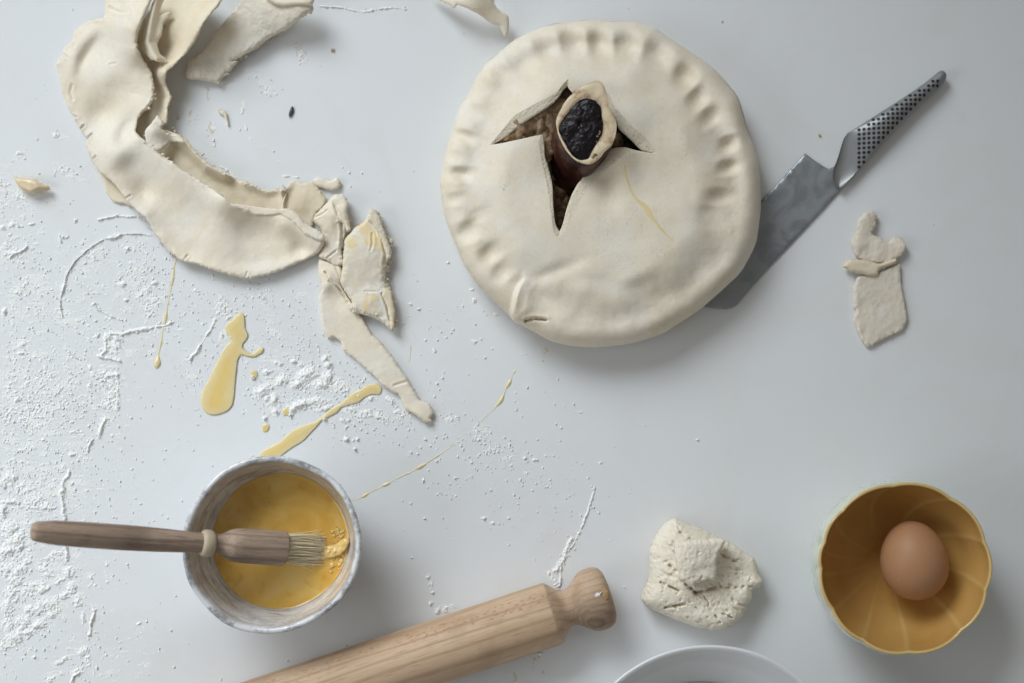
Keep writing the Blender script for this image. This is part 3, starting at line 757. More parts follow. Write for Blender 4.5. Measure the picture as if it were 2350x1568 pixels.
for k in range(nr_ - 1):
    a = 1 + k * seg; F += [tuple(t) for t in np.c_[a + i, a + seg + i, a + seg + j, a + j]]
egg_l = thing('beaten_egg', 'orange yellow beaten egg filling the small grey bowl', 'beaten egg', (rc.x, rc.y, LZ))
link('liquid', V, F, m_wash(), egg_l)
FOAM = m_foam()
gl = []; rs = np.random.RandomState(5)
def bub(cx, cy, sx, sy, n, r0, r1):
    for _ in range(n):
        D = cE([(cx + rs.randn() * sx, cy + rs.randn() * sy)])[0]; c = W3(D[0], D[1], LZ)
        if (c.x - rc.x) ** 2 + (c.y - rc.y) ** 2 > .0515 ** 2: continue
        r = (r0 + (r1 - r0) * rs.rand() ** 2) / 1000; v, f = ico(2)
        gl.append((v * np.array([r, r, r * .55]) + np.array([c.x, c.y, LZ + .0004]), f))
for a in ((1620, 380, 26, 14, 26, .3, .8), (1840, 580, 36, 10, 30, .4, 1.0), (1665, 215, 30, 6, 16, .3, .7), (2070, 560, 22, 22, 30, .4, 1.4), (2060, 740, 26, 28, 26, .5, 2.2), (1385, 430, 8, 8, 6, .4, 1.), (1990, 640, 60, 16, 60, .3, .9),
          (1340, 730, 6, 20, 10, .3, .8), (1910, 590, 20, 8, 14, .4, .9), (1900, 390, 60, 60, 8, .2, .5), (2000, 380, 40, 20, 6, .2, .5), (2070, 690, 20, 10, 12, .5, 1.5)): bub(*a)
V, F = many(gl)
m = M('egg_bubble', rough=.08, spec=.6); m.set('Base Color', m.mix(m.noise(200, 2), (.72, .45, .12), (.80, .58, .24))); tag(link('bubbles', V, F, m.m, egg_l), kind='stuff')
sheet('foam_crest', cE([(1880, 640), (1930, 622), (1990, 640), (2050, 632), (2090, 600), (2125, 585), (2136, 610), (2122, 650), (2080, 690), (2020, 712), (1950, 722), (1890, 716), (1860, 690)]), FOAM, egg_l, 4.0, LZ, base=lambda a, b: 26.2 + 4.5 * np.clip((a - 745) / 55, 0, 1), er=14, sp=1.8, rag=1.4, relief=1.6, fine=.9, torn=.9, s1=14, s2=5)

# ------------------------------------------------------------------ pastry brush
hB = W3(71, 1219, .138); hE = W3(651, 1259, .0445)
axb = (hE - hB); LB = axb.length; axb.normalize()
brush = thing('pastry_brush', 'wooden pastry brush with pale bristles resting on the egg bowl rim', 'pastry brush', hB)
yb = Vector((0, 0, 1)).cross(axb).normalized(); zb = axb.cross(yb)
brush.rotation_euler = Matrix((axb, yb, zb)).transposed().to_euler()
# profile measured along the brush: (fraction of its length, radius mm)
P_h = [(0, .3), (.002, 4.0), (.010, 6.4), (.03, 7.4), (.10, 8.7), (.20, 9.2), (.34, 9.3), (.46, 8.9), (.56, 8.2), (.62, 7.7), (.655, 7.5)]
P_r = [(.652, 7.2), (.655, 8.8), (.663, 9.9), (.677, 10.3), (.692, 9.9), (.702, 8.7), (.705, 7.2)]
P_n = [(.700, 7.2), (.712, 7.4), (.724, 7.3), (.738, 8.0), (.755, 9.8), (.775, 11.7), (.80, 12.7), (.83, 13.1), (.90, 13.3), (.96, 13.5), (.995, 13.5), (1.0, 13.1), (1.0, 11.5), (.985, 10)]
BRW = m_wood('worn_brown_wood', (.45, .335, .25), (.30, .215, .16), (.10, .066, .05), 1.0)
m = M('pale_wood_ring', rough=.5); m.set('Base Color', m.mix(m.noise(40, 3), (.55, .46, .33), (.44, .35, .245))); m.bump(m.noise(200, 3), .3, .0005); RING = m.m
for nm, pr, mt in (('handle', P_h, BRW), ('collar', P_r, RING), ('ferrule', P_n, BRW)):
    pp = dense([(r, t * LB * 1000) for t, r in pr], .9)
    Vs, Fs = lathe([(max(r, .1) / 1000, x / 1000) for r, x in pp], 64)
    me = fast_mesh(nm, np.c_[Vs[:, 2], Vs[:, 0], Vs[:, 1]], Fs[:, ::-1]); me.materials.append(mt)
    o = bpy.data.objects.new(nm, me); COL.objects.link(o); o.parent = brush
rs = np.random.RandomState(9); gl = []
for k in range(420):
    r = 10.6 * math.sqrt(rs.rand()); a = rs.rand() * 6.283; y0, z0 = r * math.cos(a), r * math.sin(a) * .8
    Lb = 27 + rs.rand() * 11; sp_ = 1.05 + .14 * rs.randn(); dz = -2.0
    pts = [(LB * 1000 - 8, y0, z0), (LB * 1000 + Lb * .5, y0 * sp_ + rs.randn() * .5, z0 * .8 + dz * .4), (LB * 1000 + Lb, y0 * sp_ * (.92 if rs.rand() < .8 else 1.25) + rs.randn() * 1.0, z0 * .5 + dz + rs.randn())]
    V = []
    for n, p in enumerate(pts):
        w_ = (.42, .36, .16)[n]
        V += [(p[0], p[1] + w_ * math.cos(q_), p[2] + w_ * math.sin(q_)) for q_ in (0, 2.1, 4.2)]
    f = []
    for n in range(2):
        for q_ in range(3):
            a_, b_ = n * 3 + q_, n * 3 + (q_ + 1) % 3; f.append((a_, a_ + 3, b_ + 3, b_))
    gl.append((np.array(V) / 1000, np.array(f)))
V, F = many(gl); me = fast_mesh('bristles', V, F)
m = M('natural_bristle', rough=.5); m.set('Base Color', m.mix(m.noise(150, 2), (.90, .82, .62), (.84, .70, .42))); me.materials.append(m.m)
o = bpy.data.objects.new('bristles', me); COL.objects.link(o); o.parent = brush; o['kind'] = 'stuff'

# ------------------------------------------------------------------ scalloped ochre bowl and egg
oc = W3(2077, 1304, .064)
obowl = thing('scalloped_bowl', 'scalloped bowl with ochre inside and pale green outside holding an egg', 'bowl', (oc.x, oc.y, 0))
CUSP = np.sort(np.radians([97, 55, 17.5, -15, -48, -89, -121.5, -151, -180, 162, 137]) % (2 * math.pi))
def sc(th, z, r, tw, ph=0):
    a = (np.asarray(th) + tw) % (2 * math.pi); k = np.searchsorted(CUSP, a) % len(CUSP); hi_ = CUSP[k]; lo_ = CUSP[k - 1]
    w_ = (hi_ - lo_) % (2 * math.pi); return np.abs(np.sin(math.pi * (((a - lo_) % (2 * math.pi)) / w_)))
zt = .064
prof_o = dense([(.5, .5), (44, .5), (51, 3), (58.5, 12), (63.4, 25), (66.0, 40), (66.6, 52), (65.8, 61), (65.0, 63.6), (63.9, 64.2), (62.8, 63.4), (61.4, 55), (58, 42), (52.5, 28), (44, 16.5), (34, 10), (20, 7), (.5, 6.5)], 1.3)
ipo = max(range(len(prof_o)), key=lambda k: prof_o[k][1])
def orm(th, z, r):
    tw = -.25 * (1 - z / zt); w_ = np.clip(z / zt * 1.1, .05, 1)
    s = sc(th, z, r, tw)
    return 1 + .026 * w_ * (s ** .75 - .66) + .006 * np.sin(2 * th + 1) * w_ + .004 * np.sin(3 * th)
def ozm(th, z, r): return (.0013 * (sc(th, z, r, 0) - .6)) * max(0, (z - .045) / .02)
V, F = lathe([(r / 1000, z / 1000) for r, z in prof_o], 264, orm, ozm)
V = V + np.array([oc.x, oc.y, 0])
th = np.linspace(0, 2 * math.pi, 264, endpoint=False)
atr = []
for k, (r, z) in enumerate(prof_o):
    z_ = z / 1000; s = sc(th, z_, r, -.25 * (1 - z_ / zt)); atr.append(np.exp(-(s / .17) ** 2) * (1 if k > ipo else .3) * min(1, z / 16.))
m = M('ochre_glaze', rough=.16, spec=.5, coat=.25)
c = m.mix(m.noise(45, 4), (.55, .315, .095), (.60, .355, .115))
c = m.mix(m.ramp(m.noise(20, 3), [(.5, 0.), (.75, .5)]), c, (.49, .235, .04))
c = m.mix(m.math('MULTIPLY', m.attr('ridge'), .65), c, (.68, .46, .17))
c = m.mix(m.ramp(m.noise(900, 2), [(.74, 0.), (.80, .15)]), c, (.8, .7, .5))
rimc = m.attr('rim'); c = m.mix(rimc, c, (.74, .56, .24))
c2 = m.mix(m.noise(45, 3), (.76, .77, .69), (.60, .64, .52)); c2 = m.mix(m.ramp(m.noise(70, 4), [(.55, 0.), (.7, .6)]), c2, (.42, .50, .36))
c = m.mix(m.attr('inside'), c2, c); m.set('Base Color', c); m.bump(m.noise(30, 2), .12, .001)
o = link('bowl_body', V, F, m.m, obowl)
for nm, vv in (('ridge', np.concatenate(atr)), ('inside', np.repeat([1. if k >= ipo - 1 else 0. for k in range(len(prof_o))], 264)),
               ('rim', np.repeat([(math.exp(-((prof_o[k][1] - 64.4) / .9) ** 2) if k >= ipo - 3 else 0) for k in range(len(prof_o))], 264))):
    a = o.data.attributes.new(nm, 'FLOAT', 'POINT'); a.data.foreach_set('value', np.asarray(vv).astype(np.float32))
m = M('brown_eggshell', rough=.48, spec=.35, sss=.1)
c = m.mix(m.noise(30, 3), (.46, .245, .125), (.41, .205, .10)); c = m.mix(m.ramp(m.noise(1500, 2), [(.55, 0.), (.7, .35)]), c, (.40, .19, .10))
c = m.mix(m.ramp(m.noise(46, 5, .7), [(.66, 0.), (.74, .4)]), c, (.74, .62, .54)); m.set('Base Color', c); m.bump(m.noise(1400, 2), .15, .0002)
ec = W3(2097, 1286, .0365)
v, f = ico(5); v = v.copy()
ry = .0305; rx = .0258
yy = v[:, 1]; v = np.c_[v[:, 0] * rx * (1 - .07 * yy), yy * ry, v[:, 2] * rx * (1 - .07 * yy)]
a_ = R(6); v = np.c_[v[:, 0] * math.cos(a_) - v[:, 1] * math.sin(a_), v[:, 0] * math.sin(a_) + v[:, 1] * math.cos(a_), v[:, 2]]
tag(link('egg', v + np.array(ec), f, m.m), 'brown hen egg lying in the ochre scalloped bowl', 'egg')

# ------------------------------------------------------------------ white bowl at the bottom edge
bc = W3(1632, 1817, .075)
wbowl = thing('mixing_bowl', 'plain white bowl of flour cut off by the bottom edge', 'bowl', (bc.x, bc.y, 0))
m = M('white_enamel', rough=.12, spec=.5, coat=.4); m.set('Base Color', m.mix(m.noise(14, 2), (.82, .83, .845), (.80, .81, .825)))
pw = dense([(.5, .5), (55, .5), (60, 1.5), (63, 5), (80, 22), (94, 45), (103, 66), (106.4, 73.4), (107.3, 74.8), (106.6, 75.6), (105.0, 75.2), (103.6, 73.4), (99, 63), (90, 44), (76, 25), (58, 8), (30, 4.5), (.5, 4)], 2)
V, F = lathe([(r / 1000, z / 1000) for r, z in pw], 192)
link('bowl_body', V + np.array([bc.x, bc.y, 0]), F, m.m, wbowl)
V = []; F = []; seg = 192; th = np.linspace(0, 2 * math.pi, seg, endpoint=False); V = [np.array([[bc.x, bc.y, .040]])]
for k in range(1, 61):
    r = .071 * k / 60; X = bc.x + r * np.cos(th); Y = bc.y + r * np.sin(th)
    V.append(np.c_[X, Y, .020 + .012 * (1 - (k / 60) ** 2) + (.0035 * fbm(X * 1e4, Y * 1e4, 160, 501, 4) + .001 * fbm(X * 1e4, Y * 1e4, 30, 503, 2)) * (k < 60)])
V = np.concatenate(V); i = np.arange(seg); j = (i + 1) % seg; F = [(0, 1 + a, 1 + (a + 1) % seg) for a in range(seg)]
for k in range(59):
    a = 1 + k * seg; F += [tuple(t) for t in np.c_[a + i, a + seg + i, a + seg + j, a + j]]
tag(link('bowl_flour', V, F, FLOUR), 'heap of white flour inside the white bowl', 'flour', kind='stuff')

# ------------------------------------------------------------------ pastry trimmings
def Z(h): return lambda a, b: h + 0 * a
trim = thing('pastry_trimming', 'long curved folded strip of trimmed pastry on the left of the worktop', 'pastry trimming', W3(200, 250, 0))
upper = cA([(770, -60), (735, 0), (722, 60), (713, 120), (600, 150), (520, 215), (494, 285), (440, 328), (428, 380), (394, 440), (412, 530), (420, 620), (450, 700), (480, 765), (520, 830), (560, 900), (608, 960),
            (590, 1003), (640, 1110), (690, 1185), (770, 1255), (850, 1350), (890, 1410), (960, 1470)]) + \
    [(338, 505), (356, 540), (375, 560), (386, 574), (412, 596), (450, 608), (484, 619), (520, 630), (555, 638), (575, 640), (600, 634), (638, 624), (665, 613), (700, 598), (725, 584), (742, 564), (740, 545),
     (727, 530), (705, 520), (680, 498), (662, 487), (648, 485), (620, 490), (588, 491)] + \
    cA([(1700, 1440), (1590, 1408), (1560, 1370), (1470, 1305), (1380, 1245), (1250, 1165), (1180, 1115), (1080, 1045), (1000, 975), (935, 910), (950, 830), (985, 775), (1022, 740), (1050, 690), (1062, 610), (1048, 520), (1008, 440), (945, 330), (958, 200), (1005, 80), (1060, -20), (1090, -60)])
inner = cA([(1060, -40), (1005, 90), (965, 200), (950, 330), (1010, 450), (1050, 560), (1050, 680), (990, 790), (945, 900), (1010, 975), (1100, 1050), (1250, 1160), (1400, 1255), (1560, 1370)])
ub = sumf(ridge(inner, 13, 40), ridge(cA([(1075, -60), (1010, 90), (970, 220), (955, 330)]), 13, 26), ridge(cA([(1560, 1370), (1700, 1440)]) + [(640, 495), (700, 530), (735, 556)], 7, 20), ridge(cA([(760, 1180), (860, 1340), (960, 1460)]), 3.0, 18), Z(2.2),
          ridge([(340, 500), (420, 600), (520, 630), (600, 630), (700, 600)], 2.5, 14),
          bumps([(280, 60, 10, 30), (262, 350, 12, 28), (238, 268, -5, 24), (250, 170, 8, 36), (290, 300, -7, 14, 30, 30), (300, 400, 3, 40), (205, 85, 4, 14, 26, 40), (170, 150, 3, 12, 30, 10), (200, 130, -3, 10, 26, 30), (360, 480, 3, 45), (480, 560, 3.5, 60), (690, 575, -3, 14), (655, 520, 3, 20), (280, 30, 5, 12, 40, -25), (330, 440, -3, 18)]))
ugr = groove([(cA([(505, 800), (535, 815)]), 2, 2), (cA([(560, 890), (585, 868)]), 2.4, 2), (cA([(610, 955), (640, 925)]), 2.2, 2), (cA([(430, 375), (470, 400)]), 1.6, 2), (cA([(490, 300), (520, 330)]), 1.5, 2), (cA([(640, 1100), (665, 1080)]), 2, 2), (cA([(600, 150), (640, 130), (700, 135)]), 2.4, 3), (cA([(760, 60), (800, 85), (880, 95)]), 2.4, 3.2), (cA([(870, 1370), (905, 1350)]), 1.6, 2), (cA([(500, 590), (490, 640), (505, 690)]), 1, 3), (cA([(1000, 990), (1090, 1060), (1180, 1125)]), 1.2, 1.8), (cA([(760, 450), (800, 440)]), .9, 2)] + [([(424, 596), (432, 586)], 1.6, 1.8), ([(566, 634), (568, 625)], 1.2, 1.8)])
def uex(px, py, d): return ugr(px, py) + 1.0 * fbm(px, py, 60, 701, 2) + .6 * np.exp(-((d - 9) / 6) ** 2) * fbm(px, py, 18, 702, 2)
sheet('upper_layer', upper, DOUGH, trim, 4.2, None, ub, uex, er=6, sp=2.8, rag=2.3, relief=.45, s1=30, s2=7, torn=.55)
lower = [(395, -20), (420, -20), (480, -12), (512, -10)] + cA([(1530, 0), (1480, 70), (1400, 165), (1340, 285), (1270, 385), (1200, 455), (1148, 496), (1142, 560), (1160, 625), (1185, 672), (1158, 740), (1148, 840), (1115, 885), (1165, 905), (1225, 925), (1300, 985), (1345, 1035), (1400, 1105), (1480, 1160), (1560, 1200), (1700, 1262)]) + \
    cB([(330, 1256), (395, 1290), (470, 1312), (560, 1308), (612, 1288), (640, 1248), (710, 1256), (780, 1262), (840, 1318), (872, 1372), (850, 1430), (800, 1480), (780, 1560)]) + [(705, 540), (600, 520), (480, 470), (380, 410), (300, 340), (290, 270), (330, 200), (310, 110), (340, 30)]
lridge = cA([(1560, 1200), (1440, 1135), (1330, 1020), (1220, 925), (1130, 890), (1150, 830), (1165, 740), (1180, 672), (1150, 580), (1138, 500)])
lb = sumf(Z(.4), ridge(lridge, 11, 11), ridge(cA([(1148, 500), (1200, 455), (1270, 385), (1340, 285), (1400, 165), (1480, 70), (1530, 0), (1600, -60)]), 19, 16), bumps([(505, 5, 16, 60), (470, 70, 7, 30)]),
          ridge(cB([(330, 1256), (470, 1310), (600, 1292)]), 4.5, 9), ridge([(646, 440), (650, 475)], 4, 4), bumps([(400, 60, 10, 40), (690, 460, 2.5, 25), (352, 240, 5, 10, 30, 0)]))
sheet('lower_layer', lower, DOUGH_Y, trim, 3.6, None, lb, lambda px, py, d: .5 * fbm(px, py, 40, 711, 2), er=7, sp=3.0, rag=2.6, relief=.7, s1=22, s2=6, torn=1.0)
crumbs_along('torn_crumbs', cA([(1000, 420), (1052, 540), (1062, 660), (1000, 770), (945, 880), (1010, 960), (1100, 1050), (1250, 1165), (1400, 1260), (1560, 1370)]), 34, .3, 1.2, 18.5, CRUMBLY, trim, 2.2, 5)
crumbs_along('torn_crumbs', cA([(1140, 500), (1180, 672), (1150, 840), (1220, 920), (1340, 1035), (1480, 1160), (1700, 1262)]) + cB([(400, 1290), (600, 1292)]), 46, .3, 1.2, 9.8, CRUMBLY, trim, 2.4, 6)
crumbs_along('torn_crumbs', [(200, 320), (215, 390), (262, 440), (330, 505), (388, 575), (420, 600), (484, 620)], 30, .3, 1.0, 2.0, CRUMBLY, trim, 2.5, 7)
# curled lip between the two layers at the top, and the torn flaps along the edge
sheet('curled_lip', cA([(1100, -30), (1130, 0), (1085, 110), (1120, 95), (1178, 90), (1130, 160), (1112, 240), (1085, 300), (1100, 370), (1140, 405), (1138, 432), (1080, 425), (1010, 395), (975, 340), (985, 220), (1030, 100), (1050, 20)]), DOUGH, trim, 3.6, None,
      sumf(Z(19), ridge(cA([(1080, 0), (1040, 160), (1020, 300), (1080, 410)]), 6, 8)), er=8, sp=2.6, rag=1.8, relief=.6, s1=16, s2=5)
sheet('torn_flap', cA([(1000, 900), (1040, 850), (1085, 805), (1130, 850), (1112, 882), (1160, 915), (1230, 940), (1270, 985), (1180, 980), (1120, 1030), (1070, 1040), (1010, 980)]), DOUGH, trim, 3.4, None, sumf(Z(15), bumps([(350, 300, 4, 16), (395, 325, -5, 14)])), er=6, sp=2.2, rag=1.8, relief=.6, torn=.8)
sheet('torn_flap', cA([(1480, 1388), (1530, 1382), (1600, 1402), (1720, 1418), (1800, 1430), (1890, 1438), (1970, 1440), (1960, 1472), (1850, 1484), (1740, 1478), (1600, 1440), (1540, 1420)]), DOUGH, trim, 2.6, None, sumf(Z(13.5), bumps([(520, 470, 3, 30)])), er=5, sp=2.0, rag=1.0, relief=.3)
sheet('torn_flap', [(640, 484), (662, 480), (682, 492), (700, 512), (720, 524), (742, 540), (739, 554), (722, 548), (700, 538), (684, 522), (668, 506), (648, 496)], DOUGH, trim, 4.0, None, Z(12.5), er=7, sp=2.0, rag=1.8, relief=.8, s1=12, s2=5)
sheet('under_flap', cA([(660, 1130), (700, 1230), (730, 1320), (780, 1388), (862, 1402), (900, 1420), (880, 1340), (820, 1260), (760, 1180)]), DOUGH_Y, trim, 3.0, .003, Z(.2), er=6, sp=3, rag=1.4)
sheet('torn_web', [(643, 482), (648, 462), (654, 446), (658, 444), (655, 456), (652, 472), (654, 486), (648, 490)], DOUGH, trim, 5, .008, Z(4), er=4, sp=1.6, rag=.4, relief=.2)

t2 = cv([(820, -60), (470, -40), (300, -20)], 457.3, 0, .3336)
strip = thing('pastry_strip', 'heavily floured strip of pastry lying at the top edge beside the big fold', 'pastry trimming', W3(570, 60, 0))
sheet('strip', [(560, -14)] + cA([(1640, 30), (1580, 110), (1480, 230), (1420, 330), (1345, 395), (1290, 430), (1283, 530), (1340, 552), (1420, 562), (1500, 570), (1540, 530), (1640, 425)]) + cB([(230, 420), (285, 395), (410, 322), (500, 255), (590, 203), (690, 135), (742, 96), (772, 100), (790, 60), (772, 10), (760, -30)]), DOUGH_F, strip, 6.5, None,
      sumf(Z(.5), bumps([(705, 20, 17, 50), (600, 10, 10, 60), (560, 130, 5, 40), (445, 160, 3.5, 24)])), er=9, sp=2.6, rag=2.0, relief=1.0, s2=5, torn=1.2, fine=.2)
crumbs_along('torn_crumbs', cA([(1500, 568), (1545, 528), (1640, 425)]) + cB([(285, 395), (410, 322), (590, 203), (742, 96)]), 60, .3, 1.3, 6, CRUMBLY, strip, 2.2, 15)
sheet('turned_edge', cB([(450, -30), (478, 5), (520, 32), (575, 42), (660, 36), (745, 38), (780, 30), (790, -30), (600, -40)]), DOUGH, strip, 4.5, None, sumf(Z(13), bumps([(705, 10, 13, 50), (600, 5, 6, 40)])), er=7, sp=3, rag=1)
sheet('pastry_offcut', [(985, -16), (1006, 0), (1020, 8), (1034, 13), (1042, 20), (1050, 12), (1062, 16), (1075, 21), (1092, 30), (1110, 42), (1128, 55), (1146, 60), (1152, 74), (1158, 84), (1166, 78), (1168, 58), (1166, 38), (1146, 25), (1134, 8), (1128, -16)], DOUGH, None, 4, None,
      sumf(Z(3), bumps([(1080, 0, 20, 50), (1160, 60, 4, 30)])), er=9, sp=2.6, rag=1.4)
tag(bpy.data.objects['pastry_offcut'], 'torn curl of pastry at the top edge above the pie', 'pastry trimming')

def one(name, pts, mat, t, label, cat='pastry trimming', **k):
    o, zf = sheet(name, pts, mat, None, t, **k); tag(o, label, cat); return o, zf
one('pastry_shred', c4([(312, 130), (350, 118), (400, 134), (442, 117), (464, 140), (456, 172), (420, 188), (370, 176), (330, 160)]), DOUGH, 5, 'small smooth nub of pastry at the upper right end of the long strip', zref=.004, base=Z(.3), er=9, sp=2, rag=.6)
pb = thing('folded_scrap', 'small folded pastry scrap wedged between the long strip and a floury piece', 'pastry trimming', W3(770, 520, 0))
sheet('fold', c4([(430, 208), (470, 207), (495, 225), (502, 265), (506, 330), (518, 400), (492, 425), (476, 470), (470, 510), (476, 588), (440, 602), (400, 577), (346, 552), (360, 500), (365, 450), (350, 400), (310, 352), (320, 320), (360, 283), (390, 250)]), DOUGH, pb, 6, .008, sumf(Z(2.5), bumps([(780, 480, 4, 22), (760, 500, 3, 20)])), groove([(c4([(428, 255), (442, 300), (460, 335)]), 2.6, 2.2), (c4([(468, 350), (474, 420), (468, 490)]), 3.0, 2.6), (c4([(330, 335), (370, 320), (395, 300)]), 1.4, 2), (c4([(395, 555), (440, 520)]), 1.6, 2.2)]), er=11, sp=2.2, rag=1.8, relief=1.2, torn=1.0)
crumbs_along('torn_crumbs', c4([(505, 330), (516, 400), (488, 425), (474, 470), (470, 520), (476, 590)]), 26, .5, 1.7, 4, CRUMBLY, pb, 2., 11)
sheet('folded_edge', c4([(440, 212), (484, 222), (502, 262), (500, 330), (516, 398), (500, 412), (480, 370), (458, 360), (432, 366), (442, 330), (436, 280), (410, 240)]), DOUGH, pb, 4.6, .014, sumf(Z(9), bumps([(795, 480, 2, 14)])), er=9, sp=2.2, rag=1.2, relief=.6, s1=14, s2=5)
st_ = thing('floury_scrap', 'thick floury pastry scrap with egg smears beside the tapering strip', 'pastry trimming', W3(840, 620, 0))
fs = c4([(630, 283), (664, 300), (690, 370), (712, 440), (737, 500), (741, 550), (716, 592), (712, 700), (741, 742), (756, 830), (758, 900), (762, 940), (745, 963), (700, 922), (640, 886), (575, 867), (545, 866), (505, 832), (522, 800), (490, 742), (462, 690), (474, 620), (482, 540), (490, 450), (540, 392), (600, 350)])
m = M('floured_egg_pastry', rough=.6, spec=.3, sss=.1)
c = m.mix(m.noise(38, 3), (.76, .69, .56), (.71, .62, .48))
fl = m.math('MULTIPLY', m.ramp(m.noise(30, 4), [(.46, 0.), (.60, 1.)]), m.ramp(m.noise(1000, 2), [(.44, .1), (.6, 1.)])); c = m.mix(m.math('MULTIPLY', fl, .85), c, (.84, .825, .79))
eg = m.ramp(m.noise(44, 3, .5, dist=.8), [(.56, 0.), (.64, .8)]); c = m.mix(eg, c, (.78, .62, .32)); m.set('Base Color', c); m.bump(m.noise(420, 4), .4, .0006)
sheet('scrap', fs, m.m, st_, 8.5, .008, sumf(Z(2.), bumps([(835, 590, 4, 40), (850, 700, 2.5, 25)])), groove([(c4([(640, 430), (643, 490), (632, 524)]), 1.3, 2.2), (c4([(695, 760), (722, 830), (738, 905)]), 2.4, 2.4), (c4([(640, 300), (660, 370), (690, 440)]), 2.2, 2.4), (c4([(600, 745), (660, 748)]), .9, 2), (c4([(700, 470), (716, 540), (706, 600)]), 2., 3)]), er=13, sp=2.3, rag=1.9, relief=1.2, s2=6, torn=1.1)
crumbs_along('torn_crumbs', c4([(640, 300), (690, 370), (738, 500), (742, 550), (716, 592), (712, 700), (741, 742), (756, 830), (760, 930)]), 70, .5, 1.9, 6.5, CRUMBLY, st_, 3.2, 12)
crumbs_along('torn_crumbs', c4([(505, 830), (560, 850), (640, 850), (690, 860)]), 40, .25, .7, 11.6, FLOUR, st_, 4.5, 13)
sheet('scrap_fold', c4([(632, 288), (668, 308), (692, 372), (716, 445), (738, 505), (738, 555), (720, 560), (700, 500), (672, 430), (640, 372), (612, 345)]), CRUMBLY, st_, 4, .014, Z(9.5), er=8, sp=2.2, rag=1.6, relief=.6, s1=12, s2=5)
sheet('scrap_fold', c4([(700, 715), (742, 748), (758, 830), (760, 900), (758, 945), (740, 950), (728, 880), (712, 810), (690, 760)]), DOUGH_Y, st_, 4, .012, Z(8), er=8, sp=2.2, rag=1.4, relief=.6, s1=14, s2=5)
one('tapering_strip', c4([(345, 565), (400, 582), (460, 600), (472, 640), (468, 700), (522, 800), (580, 880), (622, 952), (640, 985), (658, 995), (682, 1022), (752, 1110), (802, 1182), (852, 1260), (898, 1338), (925, 1350), (955, 1368), (978, 1412), (960, 1440), (970, 1458), (935, 1467), (880, 1430), (820, 1387), (782, 1312), (760, 1300), (700, 1262), (620, 1182), (540, 1112), (480, 1066), (462, 1020), (430, 1000), (398, 1000), (365, 940), (347, 840), (346, 765), (362, 728), (340, 640)]), DOUGH, 4.6,
    'long tapering strip of pastry pointing down to the right', zref=.004, base=sumf(Z(.8), bumps([(760, 640, 4, 20), (775, 690, -1.5, 16), (960, 955, 1.5, 16), (905, 850, 1, 40), (750, 660, 2, 8)])), extra=groove([(c4([(382, 640), (440, 705), (508, 806)]), 2.6, 2.2), (c4([(405, 690), (470, 745)]), 1.8, 2.0), (c4([(762, 1262), (800, 1248), (835, 1240)]), .9, 2.6), (c4([(400, 575), (440, 610), (462, 660)]), 1.2, 2.2)]), er=7, sp=2.4, rag=1.7, relief=.5, torn=.6)
o, _ = sheet('gristle_bit', cA([(95, 1214), (130, 1222), (170, 1227), (215, 1228), (255, 1243), (300, 1270), (333, 1283), (343, 1303), (318, 1312), (290, 1310), (262, 1322), (232, 1336), (205, 1330), (160, 1310), (125, 1285), (108, 1255)]), None or m_egg('gristle', (.72, .55, .33), (.76, .66, .50)), None, 6.5, .006,
             sumf(Z(2.2), bumps([(80, 428, 2, 16)])), er=9, sp=1.8, rag=.9, relief=.9, s1=12)
tag(o, 'small amber translucent scrap lying alone at the left edge', 'food scrap')
rs_ = thing('pale_scrap', 'pale flat pastry scrap with a rolled middle right of the knife', 'pastry trimming', W3(2010, 640, 0))
m = M('pinkish_pastry', rough=.6, spec=.3, sss=.12)
c = m.mix(m.noise(40, 4), (.76, .69, .58), (.70, .62, .50)); c = m.mix(m.ramp(m.noise(30, 3), [(.54, 0.), (.7, .5)]), c, (.76, .62, .52)); c = m.mix(m.ramp(m.noise(120, 4), [(.52, 0.), (.66, .5)]), c, (.80, .77, .71)); m.set('Base Color', c); m.bump(m.noise(300, 4), .5, .0009); PINK = m.m
sheet('sheet', cK([(845, 1150), (950, 1130), (1060, 1085), (1066, 1180), (1086, 1270), (1097, 1370), (1080, 1432), (1020, 1462), (960, 1492), (922, 1512), (898, 1522), (872, 1500), (832, 1425), (820, 1380), (834, 1330), (818, 1310), (822, 1200)]), PINK, rs_, 4.2, .004, sumf(Z(.6), bumps([(1984, 700, -1, 20), (1965, 640, .8, 10)])), er=8, sp=2.3, rag=1.5, relief=1.0, torn=.9, fine=.1)
sheet('lump', cK([(918, 806), (944, 828), (936, 890), (918, 925), (960, 945), (1000, 972), (1030, 944), (1078, 958), (1096, 1000), (1070, 1045), (1010, 1078), (900, 1080), (832, 1042), (806, 972), (832, 920), (838, 862), (880, 818)]), PINK, rs_, 5.4, .006, sumf(Z(.8), bumps([(1985, 500, 2, 16), (2070, 570, 2.5, 16), (1968, 565, 2, 10)])), er=9, sp=2.2, rag=1.6, relief=1.3, s1=16, torn=1.1, fine=.15)
sheet('roll', cK([(764, 1096), (800, 1062), (880, 1066), (950, 1082), (1000, 1070), (1042, 1058), (1044, 1082), (962, 1112), (942, 1146), (880, 1142), (800, 1122)]), DOUGH_Y, rs_, 6.2, .008, Z(3), er=11, sp=2.2, rag=.9, relief=.7, s1=14)

